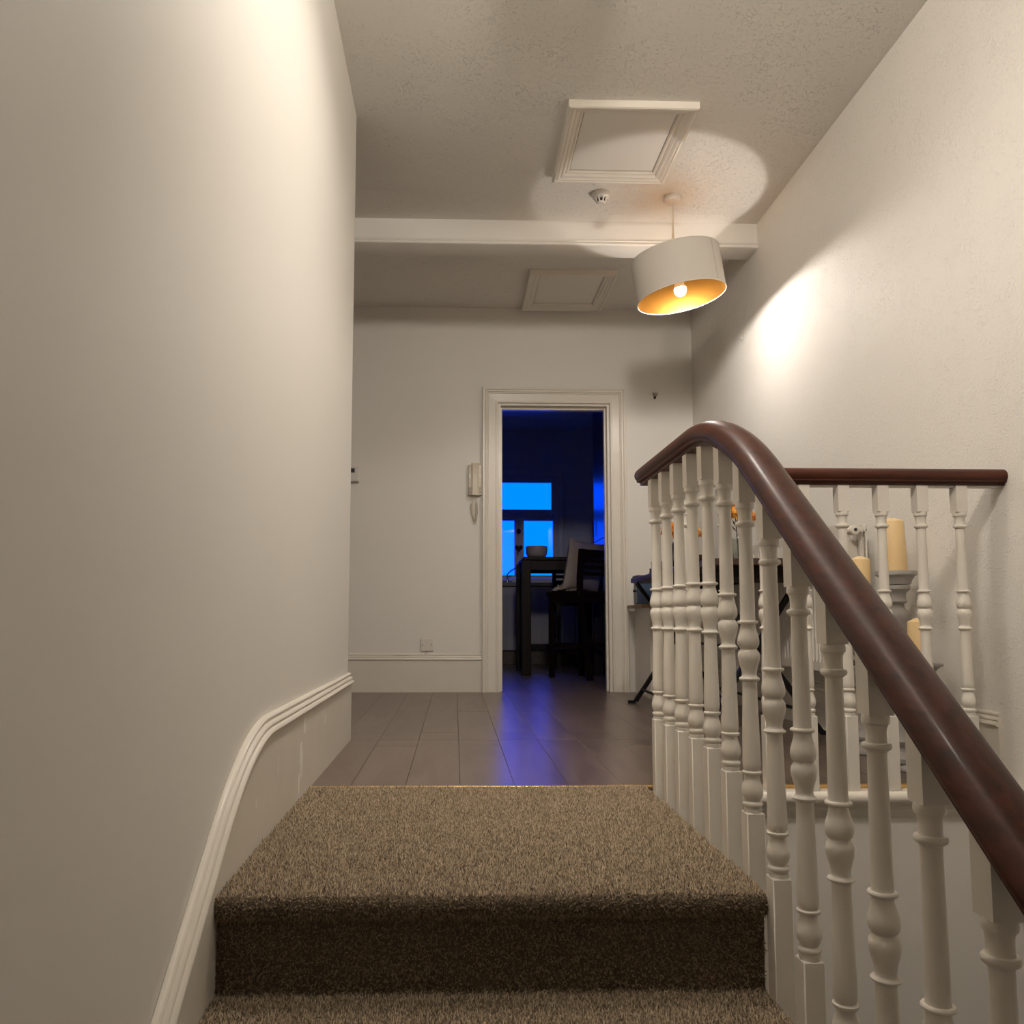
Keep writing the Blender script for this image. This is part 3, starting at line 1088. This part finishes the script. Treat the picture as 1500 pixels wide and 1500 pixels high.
m = MB().tube([(1.594, RY0 - 0.02, RZ0 + 0.022), (1.594, RY0 + 0.02, RZ0 + 0.022)], 0.012, 10)
m.tube([(1.594, RY0 - 0.015, RZ0 + 0.022), (1.594, RY0 - 0.015, 0.0)], 0.0075, 10)
m.lathe([(0.017, RZ0 + 0.03), (0.019, RZ0 + 0.04), (0.018, RZ0 + 0.085), (0.013, RZ0 + 0.092)], (1.594, RY0 - 0.015, 0), 16)
rbuild(m, 'valve_pipe')
for y in (RY0 + 0.25, RY1 - 0.25):
    m = MB().box(1.648, XR, y - 0.02, y + 0.02, RZ0 + 0.08, RZ0 + 0.14); rbuild(m, 'bracket', RADW, 0)

# ================================================================== boxed ledge in the corner
lb = thing('boxed_ledge', 'low boxed-in corner unit with a thin wooden ledge on top', 'ledge', (1.46, 5.45, 0))
m = MB().box(1.243 - 1.46, XR - 0.026 - 1.46, 5.215 - 5.45, YF - 0.036 - 5.45, 0, 0.575); m.build('casing', GLOSS, lb, smooth=0)
m = MB().box(1.19 - 1.46, XR - 0.001 - 1.46, 5.200 - 5.45, YF - 0.036 - 5.45, 0.575, 0.597, 0.003); m.build('ledge_board', TANW, lb, smooth=0)
m = MB().box(1.235 - 1.46, XR - 0.026 - 1.46, 5.207 - 5.45, 5.215 - 5.45, 0, 0.06); m.build('plinth_strip', GLOSS, lb, smooth=0)

tb = thing('tin_box', 'dark blue tin with a brown lid standing on the wooden ledge', 'tin', (1.245, 5.40, 0.597))
m = MB().box(-0.050, 0.050, -0.06, 0.06, 0.0, 0.150, 0.008); m.build('body', BLUE, tb, smooth=30)
m = MB().box(-0.049, 0.049, -0.059, 0.059, 0.150, 0.166); m.build('band', RED, tb, smooth=0)
m = MB().box(-0.056, 0.056, -0.066, 0.066, 0.165, 0.192, 0.005); m.build('lid', RUST, tb, smooth=30)
m = MB().lathe([(0.008, -0.022), (0.009, -0.010), (0.004, 0.0)], (-0.050, -0.03, 0.09), 12, axis='x'); m.build('knob', BLACKM, tb)

jar = thing('storage_jar', 'clear glass jar with blue contents standing behind the dark blue tin', 'jar', (1.36, 5.50, 0.597))
m = MB().lathe([(0.045, 0.0), (0.048, 0.01), (0.048, 0.215), (0.044, 0.23), (0.046, 0.245)], seg=24); m.build('glass', VGLASS, jar)
m = MB().lathe([(0.040, 0.006), (0.042, 0.012), (0.042, 0.205), (0.040, 0.211)], seg=24); m.build('contents', mat('blue_beads', (0.03, 0.07, 0.30), 0.4, var=0.4, vscale=60), jar)

# ================================================================== folding table along the right wall
ft = thing('folding_table', 'dark wooden folding table on crossed black metal legs behind the balusters', 'table', (1.33, 4.25, 0))
FX0, FX1, FY0, FY1, FZ = 1.065, 1.515, 3.36, 5.18, 0.755
m = MB()
outl = []
for cx, cy, a0 in ((FX0, FY0, 180), (FX1, FY0, 270), (FX1, FY1, 0), (FX0, FY1, 90)):
    r = 0.09
    ox = cx + (r if cx == FX0 else -r)
    oy = cy + (r if cy == FY0 else -r)
    for k in range(7):
        a = math.radians(a0 + 15 * k)
        outl.append((ox + r * math.cos(a) - 1.33, oy + r * math.sin(a) - 4.25))
# far end a little further out, as the table stands slightly askew
skew = lambda x, y: (x + 0.02 * (y + 0.9), y)
outl = [skew(*p) for p in outl]
m.loft([[(x, y, z) for x, y in outl] for z in (FZ - 0.028, FZ - 0.004)] + [[(x * 0.993, y * 0.998, FZ) for x, y in outl]])
m.build('table_top', DARKWOOD, ft, smooth=35)
m = MB()
m.box(FX0 + 0.06 - 1.33, FX1 - 0.05 - 1.33, FY0 + 0.07 - 4.25, FY0 + 0.09 - 4.25, FZ - 0.10, FZ - 0.0285)
m.box(FX0 + 0.14 - 1.33, FX1 - 0.05 - 1.33, FY1 - 0.30 - 4.25, FY1 - 0.28 - 4.25, FZ - 0.06, FZ - 0.0285)
for x0 in (FX0 + 0.14, FX1 - 0.07):
    m.box(x0 - 1.33, x0 + 0.02 - 1.33, FY0 + 0.091 - 4.25, FY1 - 0.301 - 4.25, FZ - 0.075, FZ - 0.0285)
m.build('under_frame', BARWOOD, ft, smooth=0)
for yy in (3.60, 4.93):
    for (xa, xb, dy) in ((1.095, 1.60, -0.012), (1.56, 1.085, 0.012)):
        m = MB().bar((xa - 1.33, yy + dy - 4.25, FZ - 0.035), (xb - 1.33, yy + dy - 4.25, 0.012), 0.022, 0.026, up=(0, 1, 0))
        s = 1 if xb > xa else -1
        m.box(min(xb, xb + s * 0.045) - 1.33, max(xb, xb + s * 0.045) - 1.33, yy + dy - 0.011 - 4.25, yy + dy + 0.011 - 4.25, 0.0, 0.018)
        m.build('leg', BLACKM, ft, smooth=0)
for xx, zz in ((1.125, 0.08), (1.545, 0.10), (1.34, 0.37)):
    m = MB().tube([(xx - 1.33, 3.60 - 4.25, zz), (xx - 1.33, 4.93 - 4.25, zz)], 0.008, 8); m.build('cross_rod', BLACKM, ft)


# ---- vases and dried flowers on the table
def vase(name, label, x, y, prof, seg=24, mt=VGLASS):
    v = MB().lathe([(r, h) for r, h in prof], (0, 0, 0), seg, cap=False)
    r0, h0 = prof[0]
    v.lathe([(r0, h0), (r0 * 0.98, h0 + 0.008)], (0, 0, 0), seg)
    o = v.build(name, mt, loc=(x, y, FZ))
    return tag(o, label, 'vase')


def flower(label, base, head, r, droop=0.0):
    f = thing('dried_flower', label, 'flower', base)
    b = Vector(base)
    h = Vector(head) - b
    mid = h * 0.55 + Vector((0.0, 0, 0.02 + droop))
    pts = []
    for t in np.linspace(0, 1, 12):
        pts.append((1 - t) ** 2 * Vector((0, 0, 0)) + 2 * t * (1 - t) * mid + t * t * h)
    m = MB().tube(pts, 0.0022, 6)
    m.build('stem', STEM, f)
    m = MB()
    for k in range(110):
        u, a = random.uniform(-0.85, 1), random.uniform(0, 2 * PI)
        q = math.sqrt(1 - u * u)
        d = Vector((q * math.cos(a), q * math.sin(a), u))
        c = h + d * r * random.uniform(0.35, 0.8)
        tt = d.cross(Vector((0.3, 0.2, 1))).normalized()
        ww = r * random.uniform(0.16, 0.3)
        ll = r * random.uniform(0.35, 0.6)
        n2 = d.cross(tt)
        m.add([c - tt * ww * 0.5, c + tt * ww * 0.5, c + d * ll * 0.6 + tt * ww + n2 * ww * 0.3, c + d * ll, c + d * ll * 0.6 - tt * ww + n2 * ww * 0.3],
              [(0, 1, 2, 3, 4)])
    m.lathe([(r * 0.2, -r * 0.75), (r * 0.5, -r * 0.4), (r * 0.55, 0.0), (r * 0.35, r * 0.4)], tuple(h), 10)
    m.build('petals', ORANGE, f, smooth=0, fix=False)
    m = MB()
    for k in range(4):
        a = k * 1.7 + 0.4
        p = h * (0.45 + 0.1 * k)
        e = p + Vector((math.cos(a) * 0.028, math.sin(a) * 0.028, 0.03))
        s = Vector((-math.sin(a), math.cos(a), 0)) * 0.006
        m.add([p, (p + e) / 2 + s, e, (p + e) / 2 - s + Vector((0, 0, 0.003))], [(0, 1, 2, 3)])
    m.build('leaves', STEM, f, smooth=0, fix=False)
    return f


vase('glass_vase', 'clear tapering glass vase with a tall orange flower on the dark table', 1.232, 3.52,
     [(0.028, 0), (0.031, 0.01), (0.036, 0.05), (0.042, 0.09), (0.040, 0.098), (0.035, 0.06), (0.029, 0.012)])
flower('upright orange dried flower in the tapering glass vase', (1.232, 3.52, FZ + 0.012), (1.222, 3.52, FZ + 0.218), 0.040)
flower('orange dried flower leaning out of the tapering glass vase', (1.238, 3.525, FZ + 0.012), (1.285, 3.50, FZ + 0.185), 0.026)
vase('glass_vase', 'clear round-bellied glass vase of drooping orange flowers on the dark table', 1.135, 4.08,
     [(0.030, 0), (0.040, 0.01), (0.055, 0.05), (0.050, 0.10), (0.032, 0.14), (0.034, 0.155), (0.031, 0.14), (0.047, 0.10), (0.052, 0.05), (0.036, 0.012)])
flower('orange dried flower drooping low beside the round-bellied vase', (1.13, 4.08, FZ + 0.012), (1.065, 4.02, FZ + 0.185), 0.043, 0.10)
flower('smaller orange dried flower hanging over the rim of the round-bellied vase', (1.137, 4.08, FZ + 0.012), (1.145, 4.04, FZ + 0.165), 0.038, 0.08)
flower('tiny orange dried flower sprig bending out of the round-bellied vase', (1.14, 4.08, FZ + 0.012), (1.215, 4.05, FZ + 0.172), 0.022, 0.07)
m = MB().lathe([(0.022, 0.0), (0.030, 0.004), (0.042, 0.025), (0.046, 0.045), (0.043, 0.045), (0.038, 0.026), (0.02, 0.008)], seg=24)
tag(m.build('small_dish', DARKWOOD, loc=(1.16, 3.80, FZ)), 'small dark wooden dish between the two glass vases', 'dish')
m = MB().lathe([(0.030, 0.0), (0.032, 0.004), (0.034, 0.055), (0.031, 0.06), (0.004, 0.062)], seg=24)
tag(m.build('small_pot', mat('mauve_pot', (0.16, 0.13, 0.13), 0.5), loc=(1.10, 4.42, FZ)), 'small grey-brown pot on the dark table near its far end', 'pot')

# ================================================================== candle holders and candles
HOLD = [(0.070, 0.0), (0.074, 0.006), (0.072, 0.020), (0.055, 0.030), (0.035, 0.040), (0.030, 0.055), (0.040, 0.065), (0.042, 0.075), (0.032, 0.088), (0.026, 0.11)]
HTOP = [(0.030, -0.36), (0.034, -0.33), (0.040, -0.295), (0.040, -0.285), (0.031, -0.278), (0.031, -0.272), (0.038, -0.262), (0.041, -0.250), (0.032, -0.240), (0.030, -0.235),
        (0.038, -0.225), (0.041, -0.205), (0.044, -0.170), (0.0445, -0.160), (0.040, -0.150), (0.028, -0.138), (0.023, -0.128), (0.022, -0.118), (0.032, -0.113), (0.0335, -0.108),
        (0.030, -0.103), (0.029, -0.095), (0.030, -0.080), (0.036, -0.072), (0.043, -0.066), (0.0445, -0.056), (0.044, -0.052), (0.046, -0.048), (0.052, -0.032), (0.061, -0.018), (0.068, -0.015), (0.0695, -0.010), (0.068, 0.0)]


def holder(x, y, h, label, candle_label, ch, cr, lean=0.0):
    t = thing('candle_holder', label, 'candle holder', (x, y, 0), group='turned candle holders')
    k = h / 0.674
    top = [(r, h + z * k) for r, z in HTOP]
    bot = [(r, z * k) for r, z in HOLD]
    ns = 24
    m = MB().lathe(bot[:4], seg=ns); m.build('foot', GREYW, t)
    m = MB().lathe(bot[3:] + [(0.027, (0.11 * k + h - 0.36 * k) / 2)] + top[:-6], seg=ns); m.build('turned_stem', GREYW, t)
    m = MB().lathe(top[-6:], seg=32); m.build('drip_plate', GREYW, t)
    c = thing('candle', candle_label, 'candle', (x, y, h), (0, lean, 0), group='pillar candles')
    m = MB().lathe([(cr * 0.97, 0.0), (cr, 0.004), (cr * 0.985, ch - 0.016), (cr * 0.95, ch - 0.012), (cr * 0.25, ch), (0.003, ch + 0.001)], seg=32); m.build('wax', WAX, c)
    m = MB().tube([(0, 0, ch), (0.0005, 0, ch + 0.004)], 0.0012, 6); m.build('wick', STEM, c)


holder(1.585, 2.90, 0.674, 'tallest grey turned wooden candle holder beside the radiator', 'tallest-standing cream pillar candle, slightly leaning', 0.192, 0.039, math.radians(-2.0))
holder(1.555, 3.10, 0.555, 'middle-height grey turned candle holder in front of the radiator end', 'cream pillar candle in front of the radiator end', 0.188, 0.037)
holder(1.552, 2.715, 0.356, 'shortest grey turned candle holder by the right wall', 'lowest-standing cream pillar candle by the right wall', 0.150, 0.034)

# ================================================================== kitchen beyond the doorway
wn = struct(bpy.data.objects.new('window_1', None))
COL.objects.link(wn)
wn.location = ((WX0 + WX1) / 2, YW, WZ0)
wc = ((WX0 + WX1) / 2, YW, WZ0)


def wbuild(m, name, mt=KWHITE, smooth=0):
    m.v = [(p[0] - wc[0], p[1] - wc[1], p[2] - wc[2]) for p in m.v]
    return m.build(name, mt, wn, smooth=smooth)


ya, yb = YW + 0.03, YW + 0.09
for nm, b in (('frame_side', (WX0, 0.325, WZ0, WZ1)), ('frame_side', (1.195, WX1, WZ0, WZ1)), ('frame_head', (0.325, 1.195, 2.175, WZ1)),
              ('frame_sill', (0.325, 1.195, WZ0, 0.985)), ('transom', (0.325, 1.195, 1.70, 1.755))):
    m = MB().box(b[0], b[1], ya, yb, b[2], b[3], 0.004); wbuild(m, nm)
m = MB().box(0.735, 0.785, ya, yb, 0.985, 1.70, 0.004); wbuild(m, 'mullion')
for x0, x1, z0, z1 in ((0.325, 1.195, 1.755, 2.175), (0.325, 0.735, 0.985, 1.70), (0.785, 1.195, 0.985, 1.70)):
    s = 0.048 if z0 > 1.7 else 0.032
    m = MB()
    q0 = YW + 0.022
    m.box(x0 + 0.002, x0 + s, q0, q0 + 0.04, z0 + 0.002, z1 - 0.002, 0.003)
    m.box(x1 - s, x1 - 0.002, q0, q0 + 0.04, z0 + 0.002, z1 - 0.002, 0.003)
    m.box(x0 + s, x1 - s, q0, q0 + 0.04, z0 + 0.002, z0 + s, 0.003)
    m.box(x0 + s, x1 - s, q0, q0 + 0.04, z1 - s, z1 - 0.002, 0.003)
    sa = wbuild(m, 'sash')
    m = MB().box(x0 + s - 0.004, x1 - s + 0.004, q0 + 0.018, q0 + 0.022, z0 + s - 0.004, z1 - s + 0.004)
    wbuild(m, 'pane', GLASS)
KA = [(0.0, 0.0), (0.0, 0.024), (0.006, 0.028), (0.016, 0.028), (0.022, 0.02), (0.055, 0.016), (0.06, 0.02), (0.068, 0.02), (0.072, 0.0)]
for s in ('a0', 'a1', 'b1'):
    m = MB()
    mitre_strip(m, KA, (WX0 - 0.05, WX1 + 0.05, 0.70, WZ1 + 0.05), s, lambda a, b, h: (a, YW - h, max(b, WZ0 - 0.02)))
    wbuild(m, 'architrave', KWHITE, 25)
m = MB().box(WX0 - 0.06, WX1 + 0.06, YW - 0.03, YW + 0.03, WZ0 - 0.022, WZ0 + 0.004, 0.003); wbuild(m, 'window_board')
m = MB().tube([(0.745, YW + 0.02, 1.33), (0.745, YW - 0.01, 1.33), (0.742, YW - 0.014, 1.25)], 0.006, 6); wbuild(m, 'latch', BLACKM, 40)

# heart and ball ornaments hanging in front of the mullion
ho = thing('hanging_heart', 'small dark heart ornament hanging in the kitchen window', 'ornament', (0.752, YW - 0.035, 1.335))
pts = []
for k in range(28):
    t = 2 * PI * k / 28
    pts.append((0.0028 * 16 * math.sin(t) ** 3, 0.0028 * (13 * math.cos(t) - 5 * math.cos(2 * t) - 2 * math.cos(3 * t) - math.cos(4 * t))))
m = MB().loft([[(x * s, yy_, z * s) for x, z in pts] for yy_, s in ((-0.008, 0.8), (-0.004, 1.0), (0.004, 1.0), (0.008, 0.8))]); m.build('heart', BARWOOD, ho, smooth=40)
m = MB().tube([(0, 0, 0.02), (-0.003, 0, 0.33)], 0.0016, 5); m.build('string', BARWOOD, ho)
m = MB().lathe([(0.004, 0.17), (0.020, 0.18), (0.028, 0.20), (0.020, 0.222), (0.004, 0.232)], (-0.002, 0, 0), 16); m.build('bead', BARWOOD, ho)

# worktop and base cabinets
m = MB().box(-1.19, 1.84, 9.03, YW - 0.031, 0.862, 0.902, 0.004)
tag(m.build('worktop', WORKTOP, smooth=0), 'dark kitchen worktop running under the window', 'worktop')
for i in range(6):
    x0 = -1.19 + 0.505 * i
    lab = {3: 'grey panelled base cabinet directly below the kitchen tap', 4: 'grey panelled base cabinet behind the tall table and high chairs'}.get(
        i, 'grey panelled base cabinet under the dark worktop, away from the tap')
    c = thing('base_cabinet', lab, 'cabinet', (x0 + 0.25, 9.3, 0), group='base cabinets under the worktop')
    m = MB().box(-0.25, 0.25, -0.225, 0.315, 0.155, 0.858); m.build('carcass', KCAB, c, smooth=0)
    m = MB().box(-0.25, 0.25, -0.19, -0.172, 0.0, 0.152); m.build('plinth', PLINTH, c, smooth=0)
    d = MB().box(-0.246, 0.246, -0.240, -0.227, 0.160, 0.845).build('door', KCAB, c, smooth=0)
    for k in range(4):
        m = MB().box(-0.246 + 0.123 * k + 0.003, -0.246 + 0.123 * (k + 1) - 0.003, -0.247, -0.240, 0.160, 0.845, 0.002); m.build('panel_board', KCAB, d, smooth=0)

tp = thing('kitchen_tap', 'slender steel tap with angled spout standing on the kitchen worktop', 'tap', (0.60, 9.40, 0.902))
m = MB().lathe([(0.03, 0.0), (0.03, 0.008), (0.018, 0.014), (0.016, 0.05), (0.011, 0.055)], seg=18); m.build('base', STEEL, tp)
m = MB().tube([(0, 0, 0.05), (0, 0, 0.10), (0.012, -0.004, 0.125), (0.04, -0.01, 0.15), (0.10, -0.02, 0.185), (0.125, -0.025, 0.19), (0.135, -0.03, 0.175)], 0.008, 10); m.build('spout', STEEL, tp)
for s in (-1, 1):
    m = MB().tube([(s * 0.012, 0, 0.03), (s * 0.055, 0, 0.034)], 0.007, 8); m.build('lever', STEEL, tp)

# tall glossy cabinet at the right of the kitchen
tc_ = thing('tall_cabinet', 'tall dark glossy cabinet behind the slatted high chair with the cushion', 'cabinet', (1.69, 7.655, 0))
m = MB().box(-0.31, 0.155, -0.30, 0.30, 0.10, 2.62); m.build('carcass', KTALL, tc_, smooth=0)
m = MB().box(-0.28, 0.155, -0.29, 0.29, 0.0, 0.10); m.build('plinth', BARWOOD, tc_, smooth=0)
d = MB().box(-0.33, -0.31, -0.298, 0.298, 1.25, 2.615, 0.002).build('door', KTALL, tc_, smooth=0)
MB().tube([(-0.345, 0.25, 1.30), (-0.345, 0.25, 1.45)], 0.005, 8).build('handle', BLACKM, d)
d = MB().box(-0.33, -0.31, -0.298, 0.298, 0.105, 1.245, 0.002).build('door', KTALL, tc_, smooth=0)
MB().tube([(-0.345, 0.25, 1.05), (-0.345, 0.25, 1.20)], 0.005, 8).build('handle', BLACKM, d)

# high dark table
bt = thing('bar_table', 'tall dark wooden table standing in the kitchen, a bowl on it', 'table', (1.15, 7.75, 0))
X0, X1, Y0, Y1, TZ = 0.60 - 1.15, 1.335 - 1.15, 7.36 - 7.75, 8.06 - 7.75, 1.062
m = MB().box(X0 + 0.02, X1, Y0, Y1, TZ - 0.028, TZ, 0.003); m.build('table_top', BARWOOD, bt, smooth=0)
for x in (X0, X1 - 0.085):
    for y in (Y0 + 0.01, Y1 - 0.085):
        m = MB().box(x, x + 0.085, y, y + 0.075, 0, TZ - 0.0285, 0.004); m.build('leg', BARWOOD, bt, smooth=0)
for y in (Y0 + 0.03, Y1 - 0.06):
    m = MB().box(X0 + 0.085, X1 - 0.085, y, y + 0.022, TZ - 0.115, TZ - 0.029); m.build('apron', BARWOOD, bt, smooth=0)
for x in (X0 + 0.03, X1 - 0.06):
    m = MB().box(x, x + 0.022, Y0 + 0.085, Y1 - 0.085, TZ - 0.115, TZ - 0.029); m.build('apron', BARWOOD, bt, smooth=0)
    m = MB().box(x, x + 0.03, Y0 + 0.085, Y1 - 0.085, 0.20, 0.26); m.build('foot_rail', BARWOOD, bt, smooth=0)
m = MB().box(X0 + 0.05, X1 - 0.05, Y1 - 0.07, Y1 - 0.04, 0.20, 0.26); m.build('foot_rail', BARWOOD, bt, smooth=0)

bo = MB().lathe([(0.045, 0.0), (0.070, 0.004), (0.090, 0.020), (0.099, 0.045), (0.101, 0.080), (0.100, 0.106), (0.096, 0.106), (0.096, 0.08), (0.092, 0.045), (0.078, 0.018), (0.02, 0.010)], seg=36).build('bowl', CERAM, loc=(0.752, 7.52, TZ))
tag(bo, 'grey ceramic bowl standing on the tall kitchen table', 'bowl')


def bar_chair(label, loc, rz):
    """faces local +Y; seat top at 0.735, back to 1.09"""
    c = thing('bar_chair', label, 'chair', loc, (0, 0, rz), group='high chairs in the kitchen')
    hw, hd = 0.20, 0.19
    m = MB().box(-hw - 0.01, hw + 0.01, -hd, hd + 0.02, 0.700, 0.735, 0.006); m.build('seat', BARWOOD, c, smooth=0)
    m = MB()
    m.box(-hw + 0.01, hw - 0.01, hd - 0.03, hd - 0.012, 0.64, 0.70)
    m.box(-hw + 0.01, hw - 0.01, -hd + 0.012, -hd + 0.03, 0.64, 0.70)
    for s in (-1, 1):
        m.box(s * hw - 0.012 - s * 0.008, s * hw + 0.012 - s * 0.008, -hd + 0.02, hd - 0.02, 0.64, 0.70)
    m.build('seat_frame', BARWOOD, c, smooth=0)
    for s in (-1, 1):
        m = MB().bar((s * (hw - 0.018), hd - 0.02, 0), (s * (hw - 0.018), hd - 0.02, 0.70), 0.038, 0.038, up=(0, 1, 0)); m.build('leg', BARWOOD, c, smooth=0)
        m = MB()
        pts = [(-hd - 0.095, 0.0), (-hd - 0.030, 0.42), (-hd + 0.014, 0.70), (-hd + 0.014, 0.85), (-hd - 0.012, 1.09)]
        m.loft([[(s * (hw - 0.018) - 0.019, y - 0.02, z), (s * (hw - 0.018) + 0.019, y - 0.02, z), (s * (hw - 0.018) + 0.019, y + 0.02, z), (s * (hw - 0.018) - 0.019, y + 0.02, z)] for y, z in pts])
        m.build('back_leg', BARWOOD, c, smooth=20)
    for z in (0.885, 0.940, 0.995):
        yb_ = -hd + 0.012 - 0.026 * (z - 0.85) / 0.24
        m = MB().box(-hw + 0.036, hw - 0.036, yb_ - 0.009, yb_ + 0.009, z - 0.016, z + 0.016, 0.002); m.build('back_slat', BARWOOD, c, smooth=0)
    m = MB().box(-hw + 0.036, hw - 0.036, -hd - 0.020, -hd + 0.002, 1.025, 1.088, 0.003); m.build('top_rail', BARWOOD, c, smooth=0)
    for s in (-1, 1):
        m = MB().box(s * (hw - 0.018) - 0.011, s * (hw - 0.018) + 0.011, -hd - 0.02, hd - 0.03, 0.26, 0.30); m.build('stretcher', BARWOOD, c, smooth=0)
    m = MB().box(-hw + 0.036, hw - 0.036, hd - 0.03, hd - 0.008, 0.20, 0.245); m.build('foot_rest', BARWOOD, c, smooth=0)
    return c


fdir = math.atan2(0.8, -0.6) - PI / 2
bar_chair('dark slatted high chair holding a beige cushion', (1.088, 7.10, 0), fdir)
bar_chair('dark slatted high chair at the window side of the tall table', (1.21, 8.30, 0), PI)


# cushion leaning on the near chair's back
def pillow(s, th, n=18):
    m = MB()
    def pt(i, j, sg):
        u, v = -1 + 2 * i / n, -1 + 2 * j / n
        e = (1 - abs(u) ** 2.6) * (1 - abs(v) ** 2.6)
        pinch = 1 - 0.07 * (1 - abs(u) ** 2) * abs(v) ** 4
        pinch2 = 1 - 0.07 * (1 - abs(v) ** 2) * abs(u) ** 4
        wr = 0.004 * math.sin(9 * u + 5 * v) * e + 0.003 * math.sin(13 * v - 4 * u) * e
        return (u * s / 2 * pinch2, sg * (th / 2 * max(e, 0) ** 0.55 + 0.004) + wr, v * s / 2 * pinch)
    for sg in (-1, 1):
        g = [[pt(i, j, sg) for j in range(n + 1)] for i in range(n + 1)]
        m.loft(g, closed=False, cap=False)
    edge = [(i, 0) for i in range(n)] + [(n, j) for j in range(n)] + [(i, n) for i in range(n, 0, -1)] + [(0, j) for j in range(n, 0, -1)]
    A = [pt(i, j, -1) for i, j in edge]
    B = [pt(i, j, 1) for i, j in edge]
    m.add(A + B, [(k, (k + 1) % len(A), len(A) + (k + 1) % len(A), len(A) + k) for k in range(len(A))])
    return m


cu = pillow(0.44, 0.15).build('cushion', CLOTH, smooth=80)
Mc = Matrix.Translation((1.088, 7.10, 0.735)) @ Matrix.Rotation(fdir, 4, 'Z') @ Matrix.Translation((-0.005, -0.055, 0.222)) @ Matrix.Rotation(math.radians(9), 4, 'X') @ Matrix.Rotation(math.radians(4), 4, 'Y')
cu.matrix_world = Mc
tag(cu, 'beige square cushion leaning against the back of the dark high chair', 'cushion')

m = MB()
n = 30
rows = []
for i in range(n + 1):
    row = []
    for j in range(n + 1):
        u, v = -1 + 2 * i / n, -1 + 2 * j / n
        x, y = u * 0.10 * (1 + 0.15 * math.sin(4 * v)), v * 0.15 * (1 + 0.12 * math.sin(5 * u + 1))
        e = max(0, 1 - (u * u * 0.8 + v * v * 0.8))
        z = 0.005 + e * (0.048 + 0.024 * math.sin(9 * u + 3 * math.sin(4 * v)) + 0.014 * math.sin(15 * v + 4 * u))
        row.append((x, y, max(z, 0.004)))
    rows.append(row)
m.loft(rows, closed=False, cap=False)
tw = m.build('throw', CLOTH, smooth=80)
tw.matrix_world = Matrix.Translation((1.088, 7.10, 0.735)) @ Matrix.Rotation(fdir, 4, 'Z') @ Matrix.Translation((-0.09, 0.085, 0.0))
tag(tw, 'crumpled beige cloth lying on the seat of the dark high chair', 'throw')
